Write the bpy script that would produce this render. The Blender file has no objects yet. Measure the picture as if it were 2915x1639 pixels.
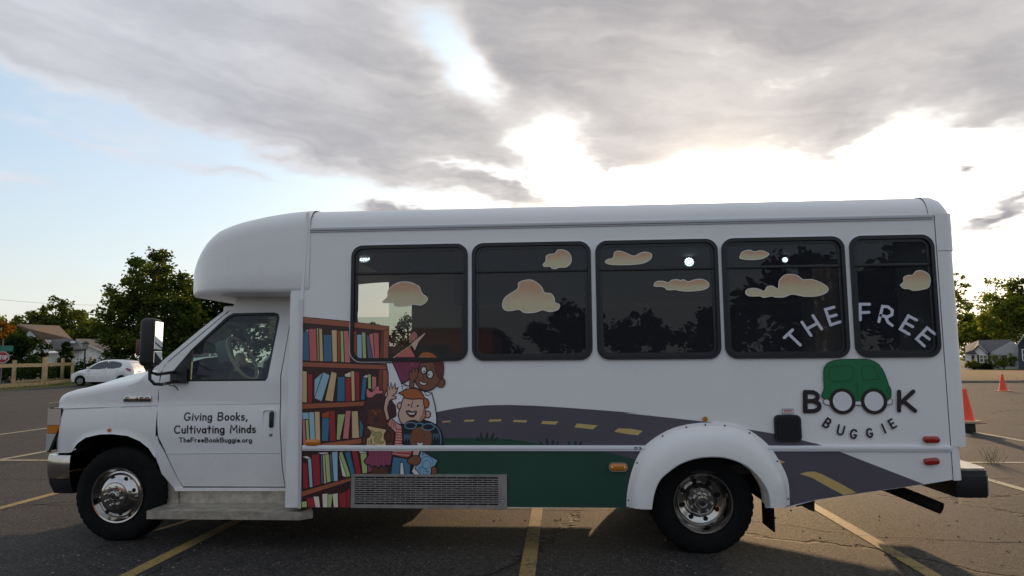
import bpy, bmesh, math, random
from math import sin, cos, pi, radians, sqrt, exp
from mathutils import Vector, Matrix
from mathutils.geometry import tessellate_polygon

sc = bpy.context.scene
COL = sc.collection
random.seed(7)

# ------------------------------------------------------------------ camera
F_PX, PW, PH = 1950.0, 2915.0, 1639.0
CAM = Vector((3.4663, -5.0585, 1.3874))
_p, _a, _r = radians(5.897), radians(-3.935), radians(-0.4503)
FW = Vector((sin(_a)*cos(_p), cos(_a)*cos(_p), sin(_p)))
_r0 = Vector((cos(_a), -sin(_a), 0)); _u0 = _r0.cross(FW)
RT = _r0*cos(_r) + _u0*sin(_r); UP = -_r0*sin(_r) + _u0*cos(_r)
cd = bpy.data.cameras.new('camera'); cam = bpy.data.objects.new('camera', cd); COL.objects.link(cam)
M = Matrix((RT, UP, -FW)).transposed().to_4x4(); M.translation = CAM
cam.matrix_world = M
cd.sensor_fit = 'HORIZONTAL'; cd.sensor_width = 36.0; cd.lens = F_PX/PW*36.0
cd.clip_start = 0.05; cd.clip_end = 3000
sc.camera = cam
sc.view_settings.view_transform = 'Standard'; sc.view_settings.look = 'None'
sc.view_settings.exposure = 0.0; sc.view_settings.gamma = 1.0
sc.view_settings.use_curve_mapping = False
sc.cycles.max_bounces = 6; sc.cycles.diffuse_bounces = 3; sc.cycles.glossy_bounces = 3; sc.cycles.transmission_bounces = 4; sc.cycles.transparent_max_bounces = 8

# ------------------------------------------------------------------ sun and sky
SUN_AZ, SUN_EL = 13.0, 10.8          # degrees right of +Y, above the horizon
saz, sel = radians(SUN_AZ), radians(SUN_EL)
SUNDIR = Vector((sin(saz)*cos(sel), cos(saz)*cos(sel), sin(sel)))
sl = bpy.data.lights.new('sun', 'SUN'); sl.energy = 4.2; sl.angle = radians(0.6); sl.color = (1.0, 0.66, 0.36)
so = bpy.data.objects.new('sun', sl); COL.objects.link(so)
so.rotation_euler = SUNDIR.to_track_quat('Z', 'Y').to_euler(); so.location = (5, 30, 20)

W = bpy.data.worlds.new('World'); sc.world = W; W.use_nodes = True
NT = W.node_tree; NT.nodes.clear()

class NG:
    """tiny wrapper to write shader maths as calls"""
    def __init__(s, nt): s.t = nt
    def n(s, kind, **k):
        d = s.t.nodes.new(kind)
        for a, b in k.items(): setattr(d, a, b)
        return d
    def put(s, sock, v):
        if hasattr(v, 'is_linked') or isinstance(v, bpy.types.NodeSocket): s.t.links.new(v, sock)
        else: sock.default_value = v
    def m(s, op, a, b=0.0, c=0.0, clamp=False):
        d = s.n('ShaderNodeMath', operation=op); d.use_clamp = clamp
        for i, v in enumerate((a, b, c)): s.put(d.inputs[i], v)
        return d.outputs[0]
    def v(s, op, a, b=(0, 0, 0)):
        d = s.n('ShaderNodeVectorMath', operation=op)
        s.put(d.inputs[0], a); s.put(d.inputs[1], b)
        return d.outputs['Value'] if op in ('DOT_PRODUCT', 'LENGTH') else d.outputs[0]
    def comb(s, x, y, z):
        d = s.n('ShaderNodeCombineXYZ')
        for i, q in enumerate((x, y, z)): s.put(d.inputs[i], q)
        return d.outputs[0]
    def noise(s, vec, scale, detail=4.0, rough=0.55, dist=0.0, color=False):
        d = s.n('ShaderNodeTexNoise'); s.put(d.inputs['Vector'], vec)
        d.inputs['Scale'].default_value = scale; d.inputs['Detail'].default_value = detail
        d.inputs['Roughness'].default_value = rough; d.inputs['Distortion'].default_value = dist
        return d.outputs['Color' if color else 'Fac']
    def mix(s, f, a, b, blend='MIX'):
        d = s.n('ShaderNodeMix', data_type='RGBA', blend_type=blend)
        s.put(d.inputs[0], f); s.put(d.inputs[6], a); s.put(d.inputs[7], b)
        return d.outputs[2]
    def ss(s, v, lo, hi, a=0.0, b=1.0):
        d = s.n('ShaderNodeMapRange', interpolation_type='SMOOTHSTEP')
        for i, q in enumerate((v, lo, hi, a, b)): s.put(d.inputs[i], q)
        return d.outputs[0]

g = NG(NT)
D = g.n('ShaderNodeTexCoord').outputs['Generated']
sep = g.n('ShaderNodeSeparateXYZ'); g.put(sep.inputs[0], D)
dx, dy, dz = sep.outputs
zz = g.m('MAXIMUM', dz, 0.0)
# cloud sheet seen in perspective: position on a flat layer overhead
lay = g.m('DIVIDE', 1.0, g.m('ADD', zz, 0.16))
sheet = g.comb(g.m('MULTIPLY', dx, lay), g.m('MULTIPLY', dy, lay), 0.0)
warp = g.v('SUBTRACT', g.noise(sheet, 2.3, 4, 0.62, color=True), (0.5, 0.5, 0.5))
wsep = g.n('ShaderNodeSeparateXYZ'); g.put(wsep.inputs[0], warp)
az = g.m('ADD', g.m('MULTIPLY', g.m('ARCTAN2', dx, dy), 57.2958), g.m('MULTIPLY', wsep.outputs[0], 9.0))
el = g.m('ADD', g.m('MULTIPLY', g.m('ARCSINE', dz), 57.2958), g.m('MULTIPLY', wsep.outputs[1], 6.5))
azel = g.comb(az, el, 0.0)
def blob(a0, e0, ra, re, tilt, w):
    """one bank (w>0) or gap (w<0) of the cloud deck, by azimuth and elevation in degrees"""
    mp = g.n('ShaderNodeMapping', vector_type='TEXTURE'); g.put(mp.inputs[0], azel)
    mp.inputs['Location'].default_value = (a0, e0, 0); mp.inputs['Rotation'].default_value = (0, 0, radians(tilt))
    mp.inputs['Scale'].default_value = (ra*2.0, re*2.0, 1)
    gr_ = g.n('ShaderNodeTexGradient', gradient_type='QUADRATIC_SPHERE'); g.put(gr_.inputs[0], mp.outputs[0])
    return gr_.outputs['Fac'], w
BLOBS = [
    (-9.8, 25.8, 4.8, 2.0, -45, -2.2),   # bright rift near the top
    (-6.8, 22.8, 2.6, 1.5, -45, -1.6),
    (-7.0, 15.6, 5.0, 0.45, -9, -1.3),   # bright slits in the bank
    (-1.6, 14.3, 4.0, 0.55, -20, -1.2),
    (-0.4, 16.6, 3.6, 2.8, -35, -2.2),     # bright hollow left of the sun
    (4.5, 13.4, 5.0, 1.6, -15, -1.6),
    (27.5, 15.2, 3.0, 3.0, 25, -2.6),      # bright hollow right of the sun
    (33, 12.0, 7, 2.6, 0, -1.7),
    (35.5, 15.2, 3.0, 1.4, 0, 0.9),
    (30.0, 12.4, 2.3, 1.1, 10, 3.6),       # small loose clouds
    (34.5, 11.2, 2.4, 1.0, 15, 3.4),
    (31.6, 9.2, 2.6, 0.9, 25, 3.0),
    (-13.6, 11.9, 3.2, 0.65, -12, 2.8),
    (-36, 15.6, 11, 1.5, -10, 0.95),
    (-27, 14.6, 6, 0.7, -12, 0.8),
    (-41, 12.3, 8, 1.4, -14, 0.95),
    (-15.5, 13.0, 1.0, 0.7, 0, 1.0),
]
fb = g.noise(sheet, 1.15, 5, 0.58, 0.25)
fb2 = g.noise(g.v('ADD', sheet, (7.3, 2.1, 0)), 3.1, 5, 0.62)
across = g.m('MULTIPLY_ADD', az, 0.16, el)                     # degrees across the slanting streaks
streak = g.noise(g.comb(g.m('MULTIPLY', az, 0.035), g.m('MULTIPLY', across, 0.32), 1.7), 1.0, 4, 0.6)
edge = g.m('MAXIMUM', g.m('MULTIPLY_ADD', az, -0.165, 11.7), g.m('MULTIPLY', g.ss(az, -1.0, 5.0), 15.0))
bank = g.ss(g.m('SUBTRACT', el, edge), -1.3, 2.2, -1.0, 1.0)
ahead = g.ss(g.m('ABSOLUTE', az), 80.0, 50.0)
tot = g.m('ADD', g.m('MULTIPLY', g.m('SUBTRACT', fb, 0.5), 1.5), 0.10)
tot = g.m('ADD', tot, g.m('MULTIPLY', g.m('SUBTRACT', fb2, 0.5), 1.5))
tot = g.m('ADD', tot, g.m('MULTIPLY', g.m('SUBTRACT', streak, 0.5), 1.2))
tot = g.m('ADD', tot, g.m('MULTIPLY', bank, g.m('MULTIPLY', ahead, 0.85)))
for b in BLOBS:
    f_, w_ = blob(*b); tot = g.m('MULTIPLY_ADD', f_, w_, tot)
low = g.ss(el, -1.0, 9.0)                       # thins out into haze at the horizon
cover = g.m('MULTIPLY', g.ss(tot, -0.50, 0.62), g.m('ADD', g.m('MULTIPLY', low, 0.85), 0.15))
thick = g.ss(tot, 0.15, 1.45)
# angle from the sun
ct = g.v('DOT_PRODUCT', D, tuple(SUNDIR))
ang = g.m('MULTIPLY', g.m('ARCCOSINE', g.m('MINIMUM', ct, 0.99999)), 57.2958)
glow = g.m('EXPONENT', g.m('MULTIPLY', g.m('POWER', g.m('MULTIPLY', ang, 1/11.0), 2.0), -1.0))
halo = g.m('EXPONENT', g.m('MULTIPLY', ang, -1/22.0))
core = g.m('EXPONENT', g.m('MULTIPLY', g.m('POWER', g.m('MULTIPLY', ang, 1/5.6), 2.0), -1.0))
sky = g.n('ShaderNodeTexSky'); sky.sky_type = 'NISHITA'; sky.sun_disc = False
sky.sun_elevation = sel; sky.sun_rotation = saz; sky.altitude = 250; sky.dust_density = 1.6; sky.ozone_density = 1.2
nish = g.mix(1.0, sky.outputs[0], (0.10, 0.10, 0.10, 1), 'MULTIPLY')
haze_c = g.m('EXPONENT', g.m('MULTIPLY', g.m('MAXIMUM', el, 0.0), -1/7.5))
clear = g.v('ADD', nish, (0.27, 0.37, 0.485))
clear = g.mix(g.m('MULTIPLY', haze_c, 0.95), clear, (0.80, 0.77, 0.70, 1))
def scaled(col, f):
    return g.v('MULTIPLY', col, g.comb(f, f, f))
clear = g.v('ADD', clear, scaled((1.0, 0.95, 0.80), g.m('ADD', g.m('MULTIPLY', glow, 2.2), g.m('MULTIPLY', halo, 0.55))))
# clouds: grey underneath, paler where thin
mott = g.m('ADD', 0.78, g.m('MULTIPLY', fb2, 0.44))
nearsun = g.ss(ct, 0.70, 0.97)
cloud = scaled(g.mix(thick, g.mix(nearsun, (0.73, 0.75, 0.81, 1), (0.82, 0.78, 0.75, 1)), g.mix(nearsun, (0.455, 0.47, 0.52, 1), (0.40, 0.385, 0.405, 1))), mott)
cloud = g.v('ADD', cloud, scaled((1.0, 0.80, 0.58), g.m('ADD', g.m('MULTIPLY', core, 1.0), g.m('MULTIPLY', glow, 0.16))))
col = g.mix(cover, clear, cloud)
# the evening sky dims steadily away from the sun
col = scaled(col, g.ss(ct, -0.25, 0.72, 0.85, 1.0))
bg = g.n('ShaderNodeBackground'); g.put(bg.inputs[0], col); bg.inputs[1].default_value = 1.0
wo = g.n('ShaderNodeOutputWorld'); NT.links.new(bg.outputs[0], wo.inputs[0])

# ------------------------------------------------------------------ photo rays (used once, to survey real positions)
def ray(px, py):
    return (FW*F_PX + RT*(px-PW/2) - UP*(py-PH/2)).normalized()
def on_y(px, py, Y):
    d = ray(px, py); return CAM + d*((Y-CAM.y)/d.y)
def on_ground(px, py, Z=0.0):
    d = ray(px, py); return CAM + d*((Z-CAM.z)/d.z)
def side(px, py):                       # the bus's street side, plane y = 0 -> (x, z)
    p = on_y(px, py, 0.0); return (p.x, p.z)
def survey(ox, oy, k):                  # reader for an enlarged part of the photo
    return lambda *pts: [side(ox+x/k, oy+y/k) for x, y in pts]
full = survey(0, 0, 1/1.132)
src = survey(0, 0, 1.0)

# ------------------------------------------------------------------ materials
def principled(name):
    m = bpy.data.materials.new(name); m.use_nodes = True
    t = m.node_tree; b = t.nodes['Principled BSDF']
    return m, NG(t), b
MATS = {}
def mat(name, col, rough=0.5, metal=0.0, spec=0.5, var=0.0, vscale=3.0, bump=0.0, bscale=40.0, coat=0.0, emit=None, estr=0.0):
    if name in MATS: return MATS[name]
    m, q, b = principled(name)
    c = (*col, 1.0)
    b.inputs['Base Color'].default_value = c
    b.inputs['Roughness'].default_value = rough; b.inputs['Metallic'].default_value = metal
    b.inputs['Specular IOR Level'].default_value = spec
    if coat: b.inputs['Coat Weight'].default_value = coat; b.inputs['Coat Roughness'].default_value = 0.06
    P = q.n('ShaderNodeTexCoord').outputs['Object'] if (var or bump) else None
    if var:
        f = q.noise(P, vscale, 6, 0.62)
        lo = tuple(max(0, x*(1-var)) for x in col)+(1,); hi = tuple(min(1, x*(1+var)) for x in col)+(1,)
        q.put(b.inputs['Base Color'], q.mix(q.ss(f, 0.3, 0.7), lo, hi))
        q.put(b.inputs['Roughness'], q.m('ADD', rough-0.05, q.m('MULTIPLY', f, 0.12)))
    if bump:
        bn = q.n('ShaderNodeBump'); bn.inputs['Strength'].default_value = bump; bn.inputs['Distance'].default_value = 0.01
        q.put(bn.inputs['Height'], q.noise(P, bscale, 4, 0.6)); q.put(b.inputs['Normal'], bn.outputs[0])
    if emit: b.inputs['Emission Color'].default_value = (*emit, 1); b.inputs['Emission Strength'].default_value = estr
    MATS[name] = m
    return m
def glass(name, tint, ior=1.45, rough=0.0, film=0.0):
    m = bpy.data.materials.new(name); m.use_nodes = True; t = m.node_tree; t.nodes.clear(); q = NG(t)
    tr = q.n('ShaderNodeBsdfTransparent'); tr.inputs[0].default_value = (*tint, 1)
    gl = q.n('ShaderNodeBsdfGlossy'); gl.inputs['Roughness'].default_value = rough
    # slow waviness of toughened glass
    bn = q.n('ShaderNodeBump'); bn.inputs['Strength'].default_value = 0.02; bn.inputs['Distance'].default_value = 0.02
    q.put(bn.inputs['Height'], q.noise(q.n('ShaderNodeTexCoord').outputs['Object'], 2.2, 1, 0.4))
    q.put(gl.inputs['Normal'], bn.outputs[0])
    fr = q.n('ShaderNodeFresnel'); fr.inputs[0].default_value = ior
    ms = q.n('ShaderNodeMixShader'); q.put(ms.inputs[0], fr.outputs[0])
    t.links.new(tr.outputs[0], ms.inputs[1]); t.links.new(gl.outputs[0], ms.inputs[2])
    if film:                            # dust film, plus painted haze that lightens the dark reflections
        df = q.n('ShaderNodeBsdfDiffuse'); df.inputs[0].default_value = (0.52, 0.54, 0.68, 1)
        m2 = q.n('ShaderNodeMixShader'); m2.inputs[0].default_value = film
        t.links.new(ms.outputs[0], m2.inputs[1]); t.links.new(df.outputs[0], m2.inputs[2]); ms = m2
    o = q.n('ShaderNodeOutputMaterial'); t.links.new(ms.outputs[0], o.inputs[0])
    MATS[name] = m
    return m
def paint_white():
    m, q, b = principled('white_paint')
    P = q.n('ShaderNodeTexCoord').outputs['Object']
    sp = q.n('ShaderNodeSeparateXYZ'); q.put(sp.inputs[0], P)
    streak = q.noise(q.v('MULTIPLY', P, (9.0, 9.0, 0.8)), 1.0, 5, 0.6)
    blot = q.noise(P, 1.6, 5, 0.6)
    c = q.mix(q.ss(blot, 0.35, 0.7), (0.80, 0.782, 0.77, 1), (0.835, 0.815, 0.80, 1))
    dirt = q.m('MULTIPLY', q.ss(streak, 0.55, 0.8), 0.10)
    road = q.m('MULTIPLY', q.ss(sp.outputs[2], 0.75, 0.25), q.ss(q.noise(P, 5.0, 6, 0.65), 0.3, 0.75, 0.05, 0.40))   # road film near the sills
    c = q.mix(dirt, c, (0.55, 0.53, 0.50, 1)); c = q.mix(road, c, (0.42, 0.38, 0.33, 1))
    q.put(b.inputs['Base Color'], c)
    q.put(b.inputs['Roughness'], q.m('ADD', 0.22, q.m('MULTIPLY', blot, 0.15)))
    bn = q.n('ShaderNodeBump'); bn.inputs['Strength'].default_value = 0.06; bn.inputs['Distance'].default_value = 0.02
    q.put(bn.inputs['Height'], q.noise(P, 1.3, 3, 0.5)); q.put(b.inputs['Normal'], bn.outputs[0])
    MATS['white'] = m
    return m
WHITE = paint_white()
BLACK = mat('black_plastic', (0.012, 0.012, 0.014), 0.5, var=0.3)
RUBBER = mat('tyre_rubber', (0.0065, 0.0065, 0.007), 0.85, spec=0.18, var=0.35, vscale=14, bump=0.25, bscale=90)
SEAL = mat('window_rubber', (0.008, 0.008, 0.010), 0.42)
CHROME = mat('chrome', (0.50, 0.475, 0.45), 0.12, 1.0, var=0.10, vscale=9)
STEEL = mat('brushed_aluminium', (0.46, 0.42, 0.36), 0.42, 0.75, var=0.25, vscale=12, bump=0.2, bscale=60)
DARK = mat('underbody_black', (0.010, 0.009, 0.009), 0.8, var=0.4, vscale=6)
INTER = mat('cabin_grey', (0.030, 0.031, 0.034), 0.75, var=0.25)
TINT = glass('tinted_glass', (0.40, 0.41, 0.40), film=0.032)
CABGLASS = glass('cab_glass', (0.62, 0.72, 0.68), film=0.05)
AMBER = mat('amber_lens', (0.55, 0.17, 0.015), 0.22, coat=0.6)
RED = mat('red_lens', (0.32, 0.012, 0.012), 0.22, coat=0.6)
CLEARLENS = mat('clear_lens', (0.55, 0.55, 0.53), 0.12, 0.3, coat=0.8)
HOLE = mat('dark_hole', (0.004, 0.004, 0.004), 0.9)

# ------------------------------------------------------------------ mesh helpers
def finish(me, smooth=None):
    me.validate(); me.update()
    if smooth is not None:
        for p in me.polygons: p.use_smooth = True
        me.set_sharp_from_angle(angle=radians(smooth))
def obj(name, me, mats, parent=None, smooth=None, world=True):
    """one mesh object; with world=True its vertices are already in world space"""
    if isinstance(me, bmesh.types.BMesh):
        b = me; me = bpy.data.meshes.new(name); b.normal_update(); b.to_mesh(me); b.free()
    finish(me, smooth)
    for m in (mats if isinstance(mats, (list, tuple)) else [mats]): me.materials.append(m)
    o = bpy.data.objects.new(name, me); COL.objects.link(o)
    if parent:
        o.parent = parent
        if world: o.matrix_parent_inverse = WINV.get(root_of(parent).name, Matrix.Identity(4)) if parent.parent is None else Matrix.Identity(4)
    return o
WINV = {}
def root_of(o):
    while o.parent: o = o.parent
    return o
def empty(name, loc, label, cat, rotz=0.0, group=None):
    e = bpy.data.objects.new(name, None); COL.objects.link(e); e.location = loc; e.rotation_euler = (0, 0, rotz)
    e.empty_display_size = 0.3
    e['label'] = label; e['category'] = cat
    if group: e['group'] = group
    WINV[e.name] = (Matrix.Translation(Vector(loc)) @ Matrix.Rotation(rotz, 4, 'Z')).inverted()
    return e
def tag(o, label=None, cat=None, group=None, kind=None):
    if label: o['label'] = label
    if cat: o['category'] = cat
    if group: o['group'] = group
    if kind: o['kind'] = kind
    return o

def area2(l): return sum(l[i][0]*l[(i+1) % len(l)][1]-l[(i+1) % len(l)][0]*l[i][1] for i in range(len(l)))
def shape_bm(loops, y0, y1=None, cutz=(), cutx=(), yfun=None, bm=None):
    """plate standing in the x-z plane: front face at y0 (towards -y), back at y1; later loops are holes"""
    bm = bm or bmesh.new()
    fixed = []
    for i, l in enumerate(loops):
        l = [tuple(p) for p in l]
        if (area2(l) > 0) != (i == 0): l.reverse()
        fixed.append(l)
    tri = tessellate_polygon([[Vector((x, z, 0)) for x, z in l] for l in fixed])
    flat = [p for l in fixed for p in l]
    A = [bm.verts.new((x, y0, z)) for x, z in flat]
    B = [bm.verts.new((x, y1, z)) for x, z in flat] if y1 is not None else None
    new = []
    for a, b, c in tri:
        p, q, r = flat[a], flat[b], flat[c]
        if (q[0]-p[0])*(r[1]-p[1])-(q[1]-p[1])*(r[0]-p[0]) < 0: b, c = c, b
        try:
            new.append(bm.faces.new((A[a], A[b], A[c])))
            if B: new.append(bm.faces.new((B[a], B[c], B[b])))
        except ValueError: pass
    if B:
        o = 0
        for l in fixed:
            n = len(l)
            for i in range(n):
                j = (i+1) % n
                try: new.append(bm.faces.new((A[o+i], B[o+i], B[o+j], A[o+j])))
                except ValueError: pass
            o += n
    for ax, cuts in ((Vector((0, 0, 1)), cutz), (Vector((1, 0, 0)), cutx)):
        for c in cuts:
            bmesh.ops.bisect_plane(bm, geom=bm.verts[:]+bm.edges[:]+bm.faces[:], plane_co=ax*c, plane_no=ax, dist=1e-6)
    if yfun:
        for v in bm.verts: v.co.y += yfun(v.co.x, v.co.z)
    return bm
def plate(name, loops, y0, y1, m, parent, smooth=None, **k):
    return obj(name, shape_bm(loops, y0, y1, **k), m, parent, smooth)
def box_bm(x0, x1, y0, y1, z0, z1, bev=0.0, bm=None, seg=2):
    own = bmesh.new()
    r = bmesh.ops.create_cube(own, size=1.0)
    for v in own.verts:
        v.co = Vector(((x0+x1)/2+v.co.x*(x1-x0), (y0+y1)/2+v.co.y*(y1-y0), (z0+z1)/2+v.co.z*(z1-z0)))
    if bev: bmesh.ops.bevel(own, geom=own.edges[:], offset=bev, segments=seg, affect='EDGES', profile=0.5)
    return join_bm(bm, own)
def join_bm(bm, own):
    if bm is None: return own
    me = bpy.data.meshes.new('t'); own.to_mesh(me); own.free(); bm.from_mesh(me); bpy.data.meshes.remove(me)
    return bm
def box(name, x0, x1, y0, y1, z0, z1, m, parent, bev=0.0, smooth=None, world=True):
    return obj(name, box_bm(x0, x1, y0, y1, z0, z1, bev), m, parent, smooth if smooth else (40 if bev else None), world)
def loft_bm(secs, closed=False, cap=False, flip=False, bm=None):
    """skin through equal-length rows of points; closed joins each row's ends"""
    bm = bm or bmesh.new()
    R = [[bm.verts.new(p) for p in s] for s in secs]
    n = len(R[0])
    for a, b in zip(R, R[1:]):
        for i in range(n if closed else n-1):
            j = (i+1) % n
            f = [a[i], a[j], b[j], b[i]]
            if flip: f.reverse()
            try: bm.faces.new(f)
            except ValueError: pass
    if cap:
        for r_, fl in ((R[0], False), (R[-1], True)):
            l = list(r_)
            if fl != flip: l.reverse()
            try: bm.faces.new(l[::-1])
            except ValueError: pass
    return bm
def lathe_bm(prof, cx, cz, seg=48, bm=None, a0=0.0, wob=None):
    """profile of (radius, y) spun about the axle through (cx, *, cz)"""
    secs = []
    for i in range(seg+1):
        a = a0+2*pi*i/seg
        secs.append([(cx+r*cos(a), y, cz+r*sin(a)) for r, y in (wob(prof, i) if wob else prof)])
    b = loft_bm(secs, bm=bm)
    bmesh.ops.remove_doubles(b, verts=b.verts[:], dist=1e-6)
    return b
def tube_bm(pts, r, seg=10, bm=None, cap=True, flat=1.0):
    pts = [Vector(p) for p in pts]; secs = []
    prev = None
    for i, p in enumerate(pts):
        t = (pts[min(i+1, len(pts)-1)]-pts[max(i-1, 0)]).normalized()
        if prev is None:
            u = t.cross(Vector((0, 0, 1)))
            if u.length < 1e-3: u = t.cross(Vector((0, 1, 0)))
        else: u = prev-t*prev.dot(t)
        u.normalize(); prev = u; w = t.cross(u)
        rr = r[i] if isinstance(r, (list, tuple)) else r
        secs.append([p+u*(rr*cos(2*pi*k/seg))+w*(rr*flat*sin(2*pi*k/seg)) for k in range(seg)])
    return loft_bm(secs, closed=True, cap=cap, bm=bm)
def rr(x0, z0, x1, z1, r, n=6):
    o = []
    for cx, cz, a in ((x1-r, z0+r, -90), (x1-r, z1-r, 0), (x0+r, z1-r, 90), (x0+r, z0+r, 180)):
        for i in range(n+1):
            t = radians(a+90*i/n); o.append((cx+r*cos(t), cz+r*sin(t)))
    return o
def smoothloop(p, n=4, closed=True):
    o = []; L = len(p)
    for i in range(L if closed else L-1):
        a, b, c, d = (p[(i-1) % L] if closed or i > 0 else p[0]), p[i], p[(i+1) % L], (p[(i+2) % L] if closed or i+2 < L else p[-1])
        for k in range(n):
            t = k/n
            o.append(tuple(0.5*(2*b[j]+(c[j]-a[j])*t+(2*a[j]-5*b[j]+4*c[j]-d[j])*t*t+(3*b[j]-a[j]-3*c[j]+d[j])*t**3) for j in range(2)))
    if not closed: o.append(tuple(p[-1]))
    return o
def inset(l, d):
    """loop moved inwards by d"""
    l = list(l); s = 1 if area2(l) > 0 else -1; o = []; n = len(l)
    for i in range(n):
        a, b, c = l[i-1], l[i], l[(i+1) % n]
        n1 = Vector((-(b[1]-a[1]), b[0]-a[0])); n2 = Vector((-(c[1]-b[1]), c[0]-b[0]))
        if n1.length < 1e-9: n1 = n2.copy()
        if n2.length < 1e-9: n2 = n1.copy()
        n1.normalize(); n2.normalize(); m_ = n1+n2
        if m_.length < 1e-6: m_ = n1
        m_.normalize(); k = d*s/max(0.45, m_.dot(n1))
        o.append((b[0]+m_.x*k, b[1]+m_.y*k))
    return o
def lerp(tab, x):
    if x <= tab[0][0]: return tab[0][1]
    for (a, p), (b, q) in zip(tab, tab[1:]):
        if x <= b: return p+(q-p)*(x-a)/(b-a)
    return tab[-1][1]

# ------------------------------------------------------------------ ground
def ground_materials():
    m, q, b = principled('asphalt')
    P = q.n('ShaderNodeTexCoord').outputs['Object']
    big = q.noise(P, 0.35, 5, 0.6); mid = q.noise(P, 3.0, 6, 0.65); fine = q.noise(P, 55.0, 4, 0.7)
    c = q.mix(q.ss(big, 0.3, 0.7), (0.021, 0.0185, 0.0175, 1), (0.034, 0.030, 0.0275, 1))
    c = q.mix(q.m('MULTIPLY', q.ss(mid, 0.35, 0.75), 0.5), c, (0.043, 0.038, 0.034, 1))
    # every stone of the aggregate has its own tone
    va = q.n('ShaderNodeTexVoronoi'); q.put(va.inputs['Vector'], P); va.inputs['Scale'].default_value = 62.0
    vas = q.n('ShaderNodeSeparateXYZ'); q.put(vas.inputs[0], va.outputs['Color'])
    tone = q.m('ADD', 0.45, q.m('MULTIPLY', q.m('POWER', vas.outputs[0], 2.0), 1.65))
    c = q.v('MULTIPLY', c, q.comb(tone, tone, tone))
    # pale stone chips
    vo = q.n('ShaderNodeTexVoronoi'); q.put(vo.inputs['Vector'], P); vo.inputs['Scale'].default_value = 46.0
    vr = q.n('ShaderNodeSeparateXYZ'); q.put(vr.inputs[0], vo.outputs['Color'])
    chip = q.m('MULTIPLY', q.ss(vo.outputs['Distance'], 0.30, 0.14), q.ss(vr.outputs[0], 0.62, 0.80))
    vo3 = q.n('ShaderNodeTexVoronoi'); q.put(vo3.inputs['Vector'], P); vo3.inputs['Scale'].default_value = 105.0
    vr3 = q.n('ShaderNodeSeparateXYZ'); q.put(vr3.inputs[0], vo3.outputs['Color'])
    chip3 = q.m('MULTIPLY', q.ss(vo3.outputs['Distance'], 0.36, 0.2), q.ss(vr3.outputs[1], 0.6, 0.8))
    c = q.mix(q.m('MULTIPLY', chip3, 0.8), c, (0.10, 0.088, 0.078, 1))
    c = q.mix(q.m('MULTIPLY', chip, 0.85), c, (0.30, 0.26, 0.22, 1))
    # cracks
    wp = q.v('ADD', P, q.v('MULTIPLY', q.v('SUBTRACT', q.noise(P, 0.8, 5, 0.6, color=True), (0.5, 0.5, 0.5)), (1.6, 1.6, 0)))
    ve = q.n('ShaderNodeTexVoronoi', feature='DISTANCE_TO_EDGE'); q.put(ve.inputs['Vector'], wp); ve.inputs['Scale'].default_value = 0.24
    crack = q.m('MULTIPLY', q.ss(ve.outputs['Distance'], 0.0055, 0.0015), q.ss(q.noise(P, 0.5, 3, 0.5), 0.40, 0.52))
    c = q.mix(crack, c, (0.007, 0.006, 0.006, 1))
    # old oil stains
    st = q.ss(q.noise(q.v('ADD', P, (31, 4, 0)), 0.75, 4, 0.55), 0.66, 0.80)
    c = q.mix(q.m('MULTIPLY', st, 0.45), c, (0.013, 0.012, 0.011, 1))
    q.put(b.inputs['Base Color'], c)
    q.put(b.inputs['Roughness'], q.m('ADD', 0.68, q.m('MULTIPLY', fine, 0.3)))
    b.inputs['Specular IOR Level'].default_value = 0.30
    h = q.m('ADD', q.m('ADD', q.m('MULTIPLY', fine, 0.5), q.m('MULTIPLY', vas.outputs[1], 0.55)), q.m('ADD', q.m('MULTIPLY', chip, 0.8), q.m('MULTIPLY', crack, -2.0)))
    bn = q.n('ShaderNodeBump'); bn.inputs['Strength'].default_value = 1.0; bn.inputs['Distance'].default_value = 0.016
    q.put(bn.inputs['Height'], h); q.put(b.inputs['Normal'], bn.outputs[0])
    MATS['asphalt'] = m
    for nm, pc in (('yellow_line', (0.30, 0.205, 0.060)), ('sunlit_line', (0.36, 0.31, 0.19))):  # second tone: same yellow paint, with sunlight put into its colour
        m, q, b = principled(nm)
        P = q.n('ShaderNodeTexCoord').outputs['Object']
        wear = q.ss(q.m('ADD', q.noise(P, 34.0, 5, 0.75), q.m('MULTIPLY', q.noise(P, 3.2, 3, 0.6), 0.6)), 0.80, 0.98)
        c = q.mix(q.noise(P, 8, 4, 0.6), tuple(x*0.85 for x in pc)+(1,), tuple(min(1, x*1.1) for x in pc)+(1,))
        q.put(b.inputs['Base Color'], q.mix(wear, c, (0.035, 0.031, 0.028, 1)))
        b.inputs['Roughness'].default_value = 0.72
        bn = q.n('ShaderNodeBump'); bn.inputs['Strength'].default_value = 0.6; bn.inputs['Distance'].default_value = 0.006
        q.put(bn.inputs['Height'], q.noise(P, 70, 4, 0.7)); q.put(b.inputs['Normal'], bn.outputs[0])
        MATS[nm] = m
    for nm, a, c2 in (('dry_lawn', (0.115, 0.066, 0.015), (0.18, 0.112, 0.033)), ('green_verge', (0.06, 0.075, 0.018), (0.16, 0.13, 0.035)), ('far_ground', (0.05, 0.06, 0.02), (0.09, 0.085, 0.035))):
        m, q, b = principled(nm)
        P = q.n('ShaderNodeTexCoord').outputs['Object']
        f = q.noise(P, 0.9, 7, 0.7); f2 = q.noise(P, 7.0, 5, 0.7)
        q.put(b.inputs['Base Color'], q.mix(q.ss(q.m('ADD', q.m('MULTIPLY', f, 0.6), q.m('MULTIPLY', f2, 0.4)), 0.38, 0.62), (*a, 1), (*c2, 1)))
        b.inputs['Roughness'].default_value = 0.95
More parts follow.
